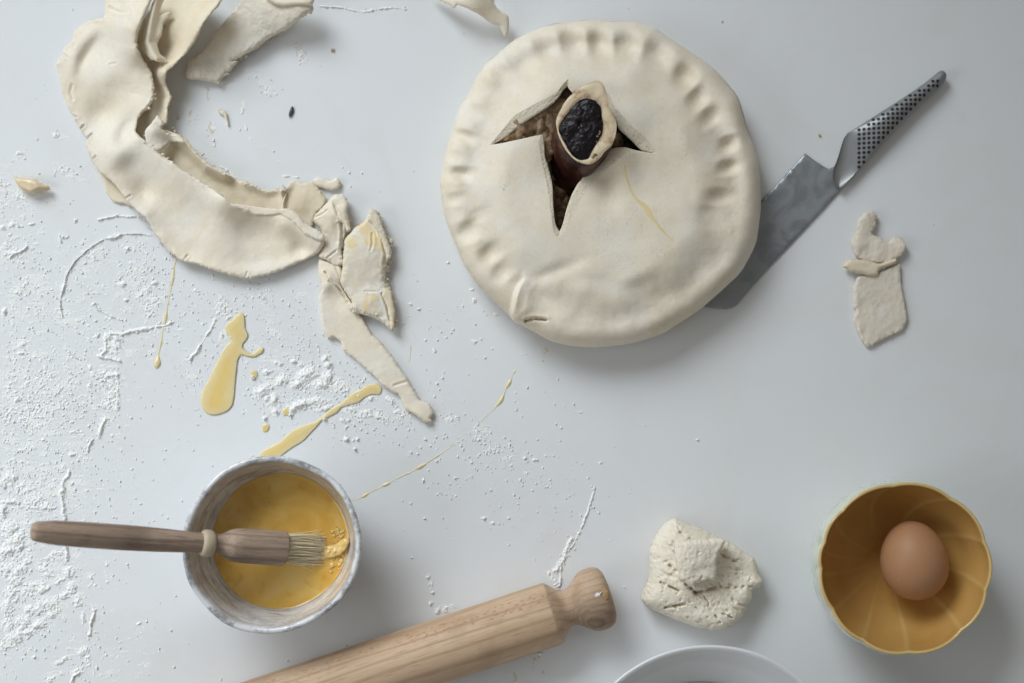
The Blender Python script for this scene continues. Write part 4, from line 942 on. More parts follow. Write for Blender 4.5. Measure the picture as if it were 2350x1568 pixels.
# ------------------------------------------------------------------ lump of short pastry
lump = thing('dough_lump', 'craggy lump of raw shortcrust dough with a torn piece on top', 'dough', W3(1610, 1320, 0))
m = M('short_dough', rough=.75, spec=.2, sss=.1, sscale=.002)
c = m.mix(m.noise(45, 4), (.87, .80, .675), (.81, .73, .585))
cr = m.ramp(m.noise(1, 4, .6, co=m.mapping((170, 240, 200), (0, 0, R(35)))), [(.60, 0.), (.70, .5)]); c = m.mix(cr, c, (.46, .34, .19))
m.set('Base Color', c); m.bump(m.noise(420, 4), .7, .001); m.bump(m.noise(1, 4, .6, co=m.mapping((170, 240, 200), (0, 0, R(35)))), -.5, .0016); SHORT = m.m
lo = cL([(540, 170), (600, 195), (655, 218), (740, 252), (835, 296), (930, 342), (1040, 405), (1150, 472), (1208, 520), (1228, 570), (1242, 625), (1272, 705), (1252, 756), (1192, 772), (1182, 850), (1140, 915), (1092, 1020), (985, 1100), (850, 1118), (700, 1086), (560, 1042), (400, 967), (340, 950), (272, 905), (250, 850), (268, 770), (310, 680), (314, 560), (320, 450), (352, 350), (420, 250), (480, 192)])
def lex(px, py, d):
    x = px - 1610; y = py - 1320
    u = .8 * x + .6 * y; w = -.6 * x + .8 * y
    cr = fbm(u, w * 2.1, 24, 801, 3); pits = fbm(px, py, 8, 803, 2)
    z = 1.5 * fbm(px, py, 45, 800, 3) - 2.2 * np.clip(cr - .28, 0, .35) / .35 - 1.5 * np.clip(pits - .35, 0, 1) * 2
    for (x0, y0, x1, y1, dp, wd__) in ((400, 700, 570, 780, 3.5, 3.5), (430, 915, 600, 880, 3.5, 3.5), (560, 640, 690, 800, 4, 6), (690, 790, 900, 740, 4, 6), (960, 750, 1180, 740, 3, 4), (440, 530, 520, 600, 3, 4), (790, 890, 900, 1040, 2.5, 2.5), (690, 910, 760, 950, 2.2, 2.2), (910, 960, 1000, 1000, 2.2, 2.2), (450, 380, 520, 410, 3, 4), (560, 280, 660, 350, 2.5, 3), (890, 460, 1040, 540, 2.5, 4), (760, 820, 800, 880, 2, 2), (700, 830, 740, 870, 2, 2), (620, 990, 720, 1040, 2, 2), (1000, 860, 1110, 910, 2.4, 3)):
        sg = np.array(cL([(x0, y0), (x1, y1)])); dd_ = dist_poly(np.c_[px, py], sg, False); z = z - 1.5 * dp * np.exp(-(dd_ / (wd__ * .7)) ** 2) * np.clip(2.6 * (vn(px, py, 8, 805) - .25), 0, 1.3)
    return z
sheet('lump', lo, SHORT, lump, 27, .014, base=None, extra=lambda px, py, d: lex(px, py, d) + bumps([(1575, 1285, 6, 45), (1560, 1350, 3, 30), (1700, 1310, -4, 30), (1650, 1400, 1, 30)])(px, py), er=34, sp=2.1, rag=1.6, relief=.5, s1=22, s2=6, fine=.2, torn=.3, flat_base=True)
sheet('torn_piece', cL([(525, 372), (600, 356), (720, 348), (800, 346), (880, 338), (942, 346), (946, 372), (930, 410), (905, 450), (890, 500), (882, 560), (880, 620), (860, 690), (800, 688), (740, 706), (700, 722), (706, 754), (690, 758), (650, 738), (610, 708), (570, 682), (555, 620), (535, 560), (526, 480)]), SHORT, lump, 11, .034,
      sumf(Z(31.5), bumps([(1590, 1270, 4, 30)])), lambda px, py, d: 1.2 * fbm(px, py, 26, 811, 3) - 1.2 * np.clip(fbm(px, py, 9, 812, 2) - .35, 0, 1) * 2, er=11, sp=2.0, rag=1.5, relief=.5, s1=14, s2=5, fine=.25, flat_base=True)

# ------------------------------------------------------------------ egg spilt on the worktop
def spill(name, pts, label, t=.9, mat=EGGDRIP, **k):
    o, _ = sheet(name, pts, mat, None, t, torn=0, zref=.0005, base=Z(.02), er=k.pop('er', 7), sp=k.pop('sp', 2.4), rag=k.pop('rag', .35), relief=.05, fine=0, flat_base=True, **k)
    tag(o, label, 'egg spill'); return o
def beads(name, path, label, mat=EGGTHIN):
    """a thread of egg: path of (x, y, half width px) in photo px"""
    P = np.array(path, float); d = np.r_[0, np.cumsum(np.linalg.norm(np.diff(P[:, :2], axis=0), axis=1))]
    t = np.arange(0, d[-1], 1.6); C = np.c_[np.interp(t, d, P[:, 0]), np.interp(t, d, P[:, 1])]; w = np.interp(t, d, P[:, 2]); w = w * np.where(w < 3.3, .62, .92)
    w = np.convolve(np.r_[w[:1], w[:1], w, w[-1:], w[-1:]], [.1, .2, .4, .2, .1], 'valid')
    tg = np.gradient(C, axis=0); tg /= np.linalg.norm(tg, axis=1)[:, None]; nr = np.c_[-tg[:, 1], tg[:, 0]]
    rows = []
    for k in (-1, -.75, -.35, 0, .35, .75, 1):
        Q = C + nr * (w * k)[:, None]; x, y = W(Q[:, 0], Q[:, 1], .0005); rows.append(np.c_[x, y, (.04 + (.08 + .09 * w) * (1 - k * k) ** .6 * np.clip(w, .3, None) ** .3) / 1000])
    n = len(C); i = np.arange(n - 1); F = np.concatenate([np.c_[a * n + i, a * n + i + 1, (a + 1) * n + i + 1, (a + 1) * n + i] for a in range(6)])
    o = link(name, np.concatenate(rows), F, mat); tag(o, label, 'egg spill'); return o
spill('egg_puddle', cC([(1470, 870), (1493, 880), (1499, 920), (1500, 960), (1516, 1000), (1512, 1030), (1488, 1060), (1490, 1090), (1530, 1118), (1560, 1108), (1590, 1084), (1614, 1086), (1608, 1112), (1560, 1140), (1520, 1138), (1478, 1128), (1456, 1160), (1448, 1220), (1440, 1300), (1432, 1390), (1420, 1440), (1390, 1472), (1340, 1492), (1300, 1496), (1262, 1482), (1236, 1450), (1228, 1400), (1240, 1350), (1276, 1280), (1320, 1190), (1370, 1090), (1410, 1040), (1384, 990), (1378, 960), (1400, 925), (1430, 905), (1450, 880)]),
      'large pear shaped puddle of yellow egg above the grey bowl', 1.5, er=22)
spill('egg_streak', cF([(1690, 335), (1740, 330), (1790, 350), (1818, 385), (1805, 440), (1780, 458), (1700, 458), (1620, 490), (1540, 550), (1440, 580), (1340, 612), (1290, 670), (1210, 715), (1110, 765), (1050, 835), (960, 930), (890, 1005), (800, 1060), (700, 1125), (600, 1205), (560, 1240), (360, 1240), (372, 1180), (410, 1125), (500, 1070), (620, 1008), (700, 930), (780, 872), (900, 815), (1020, 780), (1120, 712), (1200, 640), (1290, 588), (1370, 530), (1460, 450), (1560, 398), (1640, 345)]),
      'broad diagonal streak of yellow egg running up from the bowl', 1.3, er=18)
spill('egg_drop', cF([(400, 850), (412, 820), (445, 806), (480, 812), (490, 840), (478, 872), (455, 894), (425, 898), (404, 880)]), 'round egg drop with a fine tail left of the diagonal streak', 1.0, er=5, sp=1.6, mat=EGGDRIP)
spill('egg_drop', cF([(645, 660), (660, 630), (690, 615), (725, 625), (735, 660), (720, 690), (690, 702), (655, 692)]), 'egg drop touching the flour heap, above the diagonal streak', 1.0, er=5, sp=1.6)
spill('egg_drop', cF([(270, 215), (282, 180), (310, 172), (345, 190), (352, 225), (335, 255), (310, 285), (285, 285), (270, 255)]), 'egg drop with a flour crumb on it beside the puddle', 1.0, er=5, sp=1.6)
beads('egg_thread', [(404, 592, 2.2), (400, 610, 3.0), (396, 640, 3.8), (391, 665, 3.0), (386, 690, 2.4), (382, 715, 2.8), (379, 728, 5.5), (377, 742, 4.), (374, 752, 2), (371, 775, 2.8), (368, 790, 3.8), (365, 806, 2.4), (363, 815, 2.), (362, 822, 5.), (361, 830, 9.5), (360, 838, 9), (360, 844, 5), (360, 847, 1)], 'thin straight egg dribble ending in a round drop, left of the puddle')
beads('egg_thread', [(808, 1150, .8), (826, 1143, 1.2), (834, 1139, 4.2), (842, 1134, 3.6), (852, 1128, 1.2), (866, 1122, 2.2), (874, 1117, 1.4), (881, 1114, 4.6), (890, 1110, 4.), (902, 1103, 1.2), (925, 1091, 2.8), (940, 1085, 3.0), (950, 1079, 1.2), (962, 1073, 4.8), (972, 1067, 3.8), (985, 1059, 1.4), (1003, 1047, 3.2), (1015, 1039, 2.2), (1025, 1033, 1.), (1036, 1024, 1.8), (1042, 1018, .6)], 'beaded thread of egg leading away from the rim of the grey bowl')
beads('egg_thread', [(1092, 976, .5), (1108, 964, 1.4), (1116, 956, .8), (1134, 938, 1.5), (1144, 926, 4.4), (1150, 918, 5.4), (1155, 908, 3.), (1160, 896, 1.2), (1165, 884, 5.2), (1170, 876, 4.4), (1174, 866, 1.3), (1178, 858, 1.2), (1180, 853, 3.6), (1183, 849, .8)], 'beaded thread of egg below the left side of the pie')
beads('egg_thread', [(940, 793, 1.), (942, 797, 3.2), (942, 806, 1.5), (941, 818, 1.5), (939, 828, 2.2), (937, 835, .6)], 'tiny faint egg dribble beside the tapering strip')
beads('egg_thread', [(612, 958, .7), (622, 950, .8), (636, 940, .6)], 'hair thin tail of egg leading from a round drop')

# ------------------------------------------------------------------ crumbs on the worktop
m = M('dark_husk', rough=.35); m.set('Base Color', m.mix(m.noise(900, 2), (.03, .03, .045), (.12, .11, .13)))
v, f = lump_geo(W3(668, 257, .0012), (.0047, .0016, .0012), 900, .25, 3, R(72)); tag(link('dark_husk', v, f, m.m), 'small dark rice shaped husk alone on the upper worktop', 'speck')
CR = M('tan_crumb', rough=.7); CR.set('Base Color', (.55, .45, .28))
crumbs = [((763, 115), 1.8, 'round tan crumb right of the floured strip'), ((1657, 50), .8, 'tiny brown speck between pie and top edge'), ((1880, 310), 1.3, 'small brown speck above the knife heel'), ((1020, 1005), .5, None), ((780, 1113), .6, 'tiny black speck between the egg bowl and its beaded egg thread')]
for k, ((x, y), r, lb_) in enumerate(crumbs):
    if not lb_: continue
    v, f = lump_geo(W3(x, y, r * .0006), (r / 1000, r * .8 / 1000, r * .7 / 1000), 910 + k, .35, 2, k); tag(link('crumb', v, f, CR.m if k != 4 else m.m), lb_, 'crumb')
o, _ = sheet('dough_shred', cB([(118, 745), (135, 748), (150, 764), (172, 762), (190, 785), (198, 830), (205, 860), (192, 865), (182, 832), (170, 800), (150, 790), (128, 770)]), DOUGH, None, 3, .002, Z(.1), er=4, sp=1.4, rag=.6); tag(o, 'small curled shred of dough inside the curve of the long strip', 'dough shred')

# ------------------------------------------------------------------ flour on the worktop
NX, NY = 2349, 1568
D = np.zeros((NY, NX), np.float32); DG = np.zeros((NY, NX), np.float32)      # film density, grain density
def stroke(pts, w, val, g=0., grow=3.):
    P = np.array(pts, float); x0, y0 = (P.min(0) - w * 7).astype(int); x1, y1 = (P.max(0) + w * 7).astype(int) + 1
    x0, y0 = max(x0, 0), max(y0, 0); x1, y1 = min(x1, NX), min(y1, NY)
    if x1 <= x0 or y1 <= y0: return
    gx, gy = np.meshgrid(np.arange(x0, x1), np.arange(y0, y1)); q = np.c_[gx.ravel(), gy.ravel()].astype(float)
    q = q + np.c_[fbm(q[:, 0], q[:, 1], 12, 951, 2), fbm(q[:, 0], q[:, 1], 12, 952, 2)] * w * .5
    d = dist_poly(q, P, False) if len(P) > 1 else np.hypot(q[:, 0] - P[0, 0], q[:, 1] - P[0, 1])
    a = (val * np.exp(-(d / w) ** 2)).reshape(gx.shape); D[y0:y1, x0:x1] = np.maximum(D[y0:y1, x0:x1], a)
    if g: DG[y0:y1, x0:x1] += (g * np.exp(-(d / (w * grow)) ** 2)).reshape(gx.shape)
def blob(x, y, sx, sy, val, g=0., rot=0.):
    w = max(sx, sy) * 2.6; x0, x1, y0, y1 = int(max(x - w, 0)), int(min(x + w, NX)), int(max(y - w, 0)), int(min(y + w, NY))
    if x1 <= x0 or y1 <= y0: return
    gx, gy = np.meshgrid(np.arange(x0, x1), np.arange(y0, y1)); c, s = math.cos(R(rot)), math.sin(R(rot)); u = (gx - x) * c + (gy - y) * s; v = -(gx - x) * s + (gy - y) * c
    e = np.exp(-((u / sx) ** 2 + (v / sy) ** 2))
    D[y0:y1, x0:x1] = np.maximum(D[y0:y1, x0:x1], val * e); DG[y0:y1, x0:x1] += g * e
# round cutter mark
stroke(cQ([(575, 1085), (560, 1020), (556, 920), (568, 870), (600, 730), (640, 650), (700, 560), (800, 470), (900, 400), (980, 358), (1100, 330), (1180, 318), (1300, 320), (1390, 335)]), 1.35, 1.02)
stroke(cQ([(572, 880), (590, 800), (604, 735)]), 3.2, 1.15); stroke(cQ([(1010, 362), (1060, 362), (1105, 335)]), 4.0, 1.2)
stroke(cQ([(580, 1100), (640, 1180), (760, 1250), (900, 1330)]), 3, .40)
stroke(cQ([(860, 965), (900, 1010), (990, 1065), (1060, 1090), (1120, 1112)]), 2.6, 1.0); blob(*cQ([(860, 965)])[0], 6, 5, 1.1)
stroke(cQ([(1000, 1240), (1120, 1240), (1200, 1215), (1300, 1200), (1395, 1180)]), 4.6, 1.2, .3); stroke(cQ([(1440, 1170), (1500, 1165), (1590, 1128)]), 3.2, .95, .4)
stroke(cQ([(1640, 1090), (1720, 1045)]), 4, .5, .3)
blob(*cQ([(1000, 1260)])[0], 16, 14, 1.1, .3); blob(*cQ([(1080, 1270)])[0], 14, 14, 1.15, .3); blob(*cQ([(1060, 1350)])[0], 16, 24, .82, .4); stroke(cQ([(930, 1390), (1010, 1350)]), 5, 1.0); stroke(cQ([(900, 1440), (1000, 1460), (1100, 1490)]), 4.2, 1.1)
stroke(cQ([(940, 1420), (980, 1380), (970, 1300)]), 5, 1.0)
blob(*cQ([(1320, 860)])[0], 36, 12, .62, .5, -35); blob(*cQ([(1400, 980)])[0], 34, 26, .50, .7); blob(*cQ([(1130, 780)])[0], 9, 9, .95, .3); blob(*cQ([(1175, 455)])[0], 9, 5, 1.1, .2); blob(*cQ([(880, 520)])[0], 28, 20, .52, .7); blob(*cQ([(1250, 420)])[0], 60, 30, .36, .8); blob(*cQ([(1420, 770)])[0], 8, 6, 1.0)
blob(*cQ([(720, 770)])[0], 22, 8, .60, .6, 35); blob(*cQ([(1160, 930)])[0], 6, 6, 1.); blob(*cQ([(880, 860)])[0], 16, 12, .45, .6); blob(*cQ([(1300, 700)])[0], 60, 40, .38, .9)
blob(*cQ([(580, 350)])[0], 8, 6, 1.15); stroke(cQ([(550, 330), (565, 400)]), 3, 1.0); stroke(cQ([(600, 360), (625, 350)]), 3, .9)
stroke(cQ([(910, 190), (945, 180), (1030, 165), (1070, 148), (1120, 160), (1240, 165)]), 2.8, 1.0); blob(*cQ([(1075, 150)])[0], 6, 4, 1.2); blob(*cQ([(695, 198)])[0], 5, 5, 1.1)
stroke(cQ([(90, 500), (150, 498), (190, 490), (240, 445)]), 4.4, 1.15, .5); stroke(cQ([(90, 540), (120, 510)]), 4, 1.1); blob(*cQ([(50, 470)])[0], 22, 26, .62, .8); blob(*cQ([(200, 560)])[0], 40, 22, .42, .8); blob(*cQ([(110, 240)])[0], 30, 8, .62, .5); stroke(cQ([(270, 240), (315, 228)]), 3.4, 1.); blob(*cQ([(25, 265)])[0], 9, 7, .95)
blob(*cQ([(40, 1030)])[0], 7, 13, 1.05, .1); blob(*cQ([(200, 1330)])[0], 10, 12, .95, .4); blob(*cQ([(195, 1415)])[0], 8, 4, 1.1); blob(*cQ([(160, 860)])[0], 12, 5, .9, .3, 20); blob(*cQ([(260, 800)])[0], 60, 40, .40, .6); blob(*cQ([(900, 1250)])[0], 5, 7, 1.1)
stroke(cQ([(600, 1380), (650, 1420), (715, 1465)]), 2, .9); stroke(cQ([(370, 1160), (450, 1200), (520, 1240)]), 1.6, .75)
blob(*cA([(130, 1060)])[0], 12, 9, .85, .3); blob(*cA([(405, 940)])[0], 16, 7, .82, .3, 15); blob(*cA([(130, 1360)])[0], 20, 8, .5, .3); blob(*cA([(20, 1300)])[0], 20, 40, .46, .5); blob(*cA([(480, 1190)])[0], 40, 20, .42, .3)
# column of flour under the cutter mark
stroke(cC([(555, 1205), (600, 1240), (660, 1250), (720, 1245)]), 8, 1.1, .5); stroke(cC([(570, 1240), (630, 1290), (650, 1330)]), 7, 1.05, .4); blob(*cC([(680, 1350)])[0], 18, 46, .66, 1.2); stroke(cC([(718, 1260), (722, 1380), (716, 1470)]), 4, .8, .3); blob(*cC([(640, 1520)])[0], 16, 20, .62, .5); blob(*cC([(550, 1320)])[0], 8, 12, .8, .3)
blob(*cC([(110, 1400)])[0], 8, 9, 1.05, .2); blob(*cC([(200, 1270)])[0], 60, 14, .55, .8, 8); blob(*cC([(260, 1360)])[0], 30, 10, .55, .5); blob(*cC([(380, 1300)])[0], 60, 30, .42, .8); blob(*cC([(150, 1500)])[0], 90, 40, .50, 1.0); blob(*cC([(420, 1430)])[0], 80, 40, .40, .8)
blob(*cC([(1370, 840)])[0], 24, 26, .62, 1.3); blob(*cC([(1400, 900)])[0], 10, 6, .9, .3); stroke(cC([(1315, 910), (1295, 960), (1272, 1000)]), 4.2, .9, .2); stroke(cC([(1225, 1070), (1205, 1110), (1165, 1155)]), 3.8, 1.05, .2); stroke(cC([(1272, 1000), (1225, 1070)]), 2, .6); blob(*cC([(1370, 1010)])[0], 16, 12, .66, .9); blob(*cC([(1250, 1240)])[0], 60, 60, .2, .35); blob(*cC([(1660, 990)])[0], 20, 10, .7, .6); blob(*cC([(1600, 780)])[0], 40, 24, .40, .6); blob(*cC([(1200, 740)])[0], 12, 8, .66, .3)
# heap left of the tapering strip
for (x, y, sx, sy, v, r) in ((430, 400, 150, 70, .86, -20), (400, 430, 80, 60, 1.0, 0), (540, 520, 70, 90, .8, 20), (640, 300, 90, 60, .86, -30), (930, 230, 130, 80, 1.1, -25), (1190, 110, 50, 44, 1.25, 0), (1180, 260, 70, 90, 1.0, 20), (830, 340, 90, 50, 1.0, -10), (1100, 340, 110, 60, .86, 0), (1330, 370, 130, 80, .74, 20), (860, 580, 180, 56, 1.08, -18), (1050, 540, 120, 60, .86, 0), (760, 640, 70, 50, 1.0, 0),
                          (1150, 620, 120, 40, .62, -15), (470, 190, 60, 30, .85, 0), (600, 90, 60, 30, .74, 20), (780, 70, 50, 30, .85, 10), (860, 100, 50, 40, .85, 0), (570, 660, 40, 40, .85, 30), (480, 500, 60, 40, .8, 0), (1440, 650, 90, 50, .74, 0), (1620, 690, 110, 50, .66, 0), (1800, 720, 110, 50, .60, 20), (1690, 500, 60, 30, .8, 0), (1920, 530, 70, 40, .70, 40), (1400, 990, 36, 40, .92, 0), (1530, 990, 22, 24, .9, 0), (2000, 670, 50, 30, .7, 0), (1500, 1100, 18, 18, 1.2, 0), (2060, 720, 120, 60, .5, 0),
                          (1150, 40, 50, 50, .85, 0), (1380, 760, 60, 30, .6, 0), (440, 740, 24, 20, 1.1, 0), (300, 250, 26, 30, .9, 0), (1145, 750, 24, 22, 1.2, 0), (740, 700, 22, 22, 1.2, 0)):
    p = cF([(x, y)])[0]; blob(p[0], p[1], sx * .1946, sy * .1946, v, 1.4, r)
for (x, y, sx, sy, g) in ((700, 880, 130, 60, .85), (790, 940, 120, 70, .55), (700, 800, 80, 40, .5), (900, 960, 70, 50, .4)): blob(x, y, sx, sy, 0, g)
# drifts to the right
for (x, y, sx, sy, v, g) in ((85, 155, 22, 12, .7, .3), (160, 195, 14, 9, 1.0, .1), (250, 200, 14, 8, .8, .2), (320, 215, 16, 12, .7, .4), (75, 250, 14, 10, .9, .2), (595, 130, 18, 24, .95, .3), (480, 125, 8, 12, 1.05, .1), (505, 170, 8, 8, 1.1, 0), (575, 40, 18, 14, .8, .3), (690, 240, 7, 6, 1.1, .1), (755, 235, 20, 16, .66, .4), (600, 450, 36, 14, .64, .8), (645, 430, 10, 14, .9, .2), (735, 505, 6, 10, 1.1, 0), (680, 575, 6, 6, 1., 0), (280, 520, 16, 30, .62, .4), (210, 440, 10, 10, .8, .2), (355, 690, 11, 10, 1.1, .1), (345, 735, 8, 7, 1.1, 0), (303, 780, 10, 9, 1.2, 0), (320, 825, 6, 6, 1.1, 0), (430, 1060, 90, 40, .44, 1.2), (640, 1170, 100, 60, .5, 1.3), (490, 1270, 9, 8, 1.1, 0), (630, 1220, 14, 14, .85, .3), (710, 1340, 14, 16, .9, .3), (760, 1300, 60, 40, .55, 1.0), (875, 1260, 10, 9, 1.1, 0), (1085, 1380, 15, 9, 1.15, 0), (1135, 1440, 10, 7, 1., 0), (1010, 1485, 16, 12, .95, .1), (860, 1360, 80, 50, .42, .6), (210, 1220, 20, 12, .8, .3), (250, 1270, 8, 10, 1.1, 0), (97, 1322, 8, 8, 1.1, 0), (195, 1540, 8, 16, 1., 0), (300, 1390, 10, 9, 1., 0), (445, 1525, 10, 9, 1., 0), (570, 1500, 12, 5, 1., 0), (1270, 1230, 9, 8, .9, 0), (920, 850, 10, 9, .9, .1), (970, 545, 20, 8, .6, .2), (1130, 600, 10, 8, .7, 0)):
    p = cG([(x, y)])[0]; blob(p[0], p[1], sx * .29, sy * .29, v, g * .8)
blob(1110, 1030, 110, 34, 0, .5, 25); blob(1150, 1060, 190, 70, 0, .26, 20); blob(1080, 1170, 150, 60, 0, .18); blob(1240, 1130, 120, 70, 0, .16); blob(1300, 930, 60, 30, 0, .12, 40); blob(960, 900, 120, 90, 0, .09); blob(1000, 740, 90, 60, 0, .16)
stroke([(1364, 1120), (1350, 1170), (1337, 1205), (1318, 1245), (1300, 1272)], 3.0, .8, .25); stroke([(1312, 1238), (1292, 1282), (1275, 1310)], 6.5, 1.0, .2); stroke([(1262, 1318), (1278, 1345)], 8, .9, .2); stroke([(1288, 1290), (1284, 1345)], 4, .9)
for (x, y, s, v) in ((982, 1324, 8, .7), (990, 1340, 9, .75), (993, 1360, 4, .9), (988, 1386, 6, 1.0), (1004, 1402, 9, .95), (1022, 1400, 9, .75), (1036, 1390, 6, .6)): blob(x, y, s, s, v, .5)
for (x, y, s) in ((1228, 1055, 6), (1205, 1052, 4), (1110, 1190, 6), (1130, 1200, 7), (1238, 1500, 5), (975, 1190, 4), (945, 1280, 3), (1400, 1240, 3), (1600, 1010, 4), (1378, 1063, 5)): blob(x, y, s, s * .7, 1.0)
# top: dusting inside the curve, grease line
for (x, y, sx, sy, v, g) in ((60, 150, 60, 160, 0, 0), (390, 530, 60, 60, .3, .35), (460, 640, 80, 60, .3, .5), (300, 760, 20, 60, .55, .8), (320, 880, 12, 40, .62, .5), (350, 955, 14, 14, .8, .4), (440, 1005, 60, 14, .4, .4), (510, 1040, 8, 8, .9, .2), (540, 1105, 20, 6, .6, .3), (615, 1125, 30, 5, .4, .3), (280, 895, 10, 10, .7, .2), (1030, 1190, 9, 12, .9, .1), (1120, 1195, 9, 14, .9, .1), (985, 1152, 6, 8, .9, 0), (600, 1215, 26, 7, .9, .2), (660, 1222, 40, 8, .7, .4), (270, 1060, 120, 60, 0, .16), (700, 360, 46, 60, .52, .9), (720, 430, 30, 20, .5, .6), (1040, 1285, 5, 5, .8, 0), (100, 880, 26, 40, .48, .5), (100, 1000, 20, 70, .40, .5), (340, 540, 10, 30, .55, .3)):
    if v or g: p = cB([(x, y)])[0]; blob(p[0], p[1], sx * .33, sy * .33, v, g * .7)
stroke(cB([(830, 45), (980, 55), (1060, 75), (1130, 88), (1220, 66), (1340, 52), (1420, 68)]), 2.6, .72, .3)
stroke(cB([(150, 1150), (230, 1200)]), 3, .6)
# thick flour along the lower left edge (tall crop)
lowleft = [(60, 430, 60, 40, 1.05), (30, 470, 50, 30, .9), (120, 500, 60, 50, .72), (200, 560, 110, 60, .66), (60, 570, 70, 16, 1.15), (20, 620, 24, 44, 1.25), (150, 600, 70, 14, .9), (260, 600, 60, 20, .8), (60, 720, 60, 60, 1.1), (90, 780, 60, 50, 1.25), (40, 840, 60, 36, 1.25), (110, 820, 40, 24, 1.1),
    (40, 940, 60, 40, .95), (100, 950, 60, 40, 1.1), (90, 1000, 50, 40, 1.0), (70, 1080, 40, 60, 1.15), (40, 1150, 36, 60, 1.05), (180, 1040, 90, 40, .86), (240, 1050, 60, 24, .95), (330, 1005, 40, 12, 1.0), (380, 960, 30, 40, 1.1), (400, 1040, 36, 40, 1.08), (430, 1120, 26, 44, .95), (210, 1160, 60, 40, .95), (160, 1160, 34, 24, 1.05), (290, 1130, 60, 40, .8), (350, 1090, 40, 24, .9), (130, 1230, 50, 40, 1.1), (210, 1250, 70, 30, 1.0), (90, 1310, 60, 40, 1.15), (30, 1370, 40, 30, 1.0),
    (160, 1290, 50, 26, 1.05), (290, 1190, 60, 20, .9), (350, 1440, 60, 16, .75), (40, 1250, 40, 50, .9), (460, 1220, 20, 50, .7), (500, 980, 30, 20, .62), (515, 1030, 30, 30, .62), (140, 900, 90, 40, .66), (250, 950, 60, 60, .60), (300, 860, 80, 40, .55), (130, 110, 30, 14, .8), (240, 230, 14, 12, 1.), (110, 285, 16, 10, .9), (120, 350, 20, 8, .95), (395, 310, 20, 10, .9), (335, 320, 14, 8, .8), (440, 330, 14, 18, .7), (400, 355, 8, 10, .9), (95, 12, 18, 12, 1.0), (610, 30, 44, 50, .7), (620, 205, 12, 10, 1.), (725, 390, 10, 8, 1.1), (590, 915, 10, 10, .95), (590, 1012, 14, 12, .7), (460, 1390, 40, 30, .74), (490, 1440, 30, 40, .7), (190, 1425, 14, 8, .9), (535, 1480, 8, 18, 1.), (660, 1345, 20, 6, .7), (760, 1240, 20, 10, .7), (440, 1500, 60, 30, .6), (300, 1540, 90, 20, .5), (420, 185, 30, 8, .7)]
for (x, y, sx, sy, v) in lowleft:
    p = cT([(x, y)])[0]; blob(p[0], p[1], sx * .4166, sy * .4166, v, .45, -28 if y > 700 and sx > sy else 0)
for pts, w in (([(382, 400), (370, 430), (345, 470), (350, 500), (340, 540), (348, 600), (360, 660)], 5.5), ([(582, 110), (565, 150), (545, 215)], 5), ([(510, 228), (490, 260), (484, 290)], 3.6), ([(362, 815), (372, 850), (368, 895)], 4.6), ([(522, 1165), (505, 1240), (492, 1300)], 4.4), ([(400, 1560), (404, 1530), (440, 1510)], 4)):
    stroke(cT(pts), w, 1.15, .4)
# general dusting
blob(40, 1180, 190, 330, .36, .30); blob(60, 900, 200, 260, .33, .15); blob(120, 700, 190, 150, .27, .11); blob(330, 720, 150, 130, .18, .26); blob(560, 820, 180, 140, .12, .20); blob(0, 520, 120, 130, .30, .20); blob(200, 1500, 160, 80, .18, .25); blob(230, 1080, 120, 160, .10, .22); blob(620, 690, 140, 60, .12, .25)
ys, xs = np.mgrid[0:NY, 0:NX]
A = np.zeros((NY, NX), np.float32)
rl = (xs < 260) & (ys > 1050); rc_ = (xs >= 560) & (xs < 920) & (ys > 770) & (ys < 1040); rest = ~rl & ~rc_
act = D > .05
px = xs[act].astype(float); py = ys[act].astype(float)
D[act] *= np.where(rc_[act], 1.5, 1.06)
n = .26 * vn(px, py, 13, 961) + .34 * vn(px + 3, py, 6.5, 962) + .40 * vn(px, py + 5, 3.4, 963)
n = np.clip((n - .5) * 1.75 + .5, 0, 1)
e = n + D[act] - 1.0
hh = np.clip(e - .05 * (D[act] < .5), 0, None)
hgt = 1.45 * hh ** .8 + 1.5 * np.clip(D[act] - .75, 0, 1) * np.clip(e, 0, 1) * (.4 + vn(px, py, 9, 965))
# very thin smeared film
film = np.clip(D[act] * 1.5 + (vn(px, py, 2.6, 966) - .5) * .7 + (vn(px * .35 + py * .1, py * 1.5, 9, 968) - .5) * .9 + (vn(px + py * .2, py, 26, 967) - .5) * .8 - .50, 0, .4) * .40
hgt = np.where(hh > 0, hgt + .05, 0) + film
A[act] = hgt
A[A > .02] += .0
mask = A > .04
fm = mask[:-1, :-1] | mask[1:, :-1] | mask[:-1, 1:] | mask[1:, 1:]
def film_mesh(name, sel, label):
    iy, ix = np.where(fm & sel[:-1, :-1])
    corner = np.stack([iy * NX + ix, (iy + 1) * NX + ix, (iy + 1) * NX + ix + 1, iy * NX + ix + 1], 1)
    u, inv = np.unique(corner, return_inverse=True); F = inv.reshape(corner.shape)
    uy, ux = u // NX, u % NX; a = A[uy, ux]; a = np.where(a > .04, a, -.12)
    jx = (_hash(ux, uy, 5) - .5) * .7; jy = (_hash(ux, uy, 6) - .5) * .7
    x, y = W(ux + jx, uy + jy, 0.0)
    o = link(name, np.c_[x, y, a / 1000.], F, FLOUR); tag(o, label, 'flour', kind='stuff'); return len(F)
nf = [film_mesh('flour_spread', rl, 'thick crusty spread of white flour in the lower left corner'), film_mesh('flour_heap', rc_, 'broken heap of white flour beside the tapering pastry strip'), film_mesh('flour_dusting', rest, 'scattered dusting of flour with a round cutter mark over the worktop')]
DK = D.copy(); DGK = DG.copy(); D[:] = 0
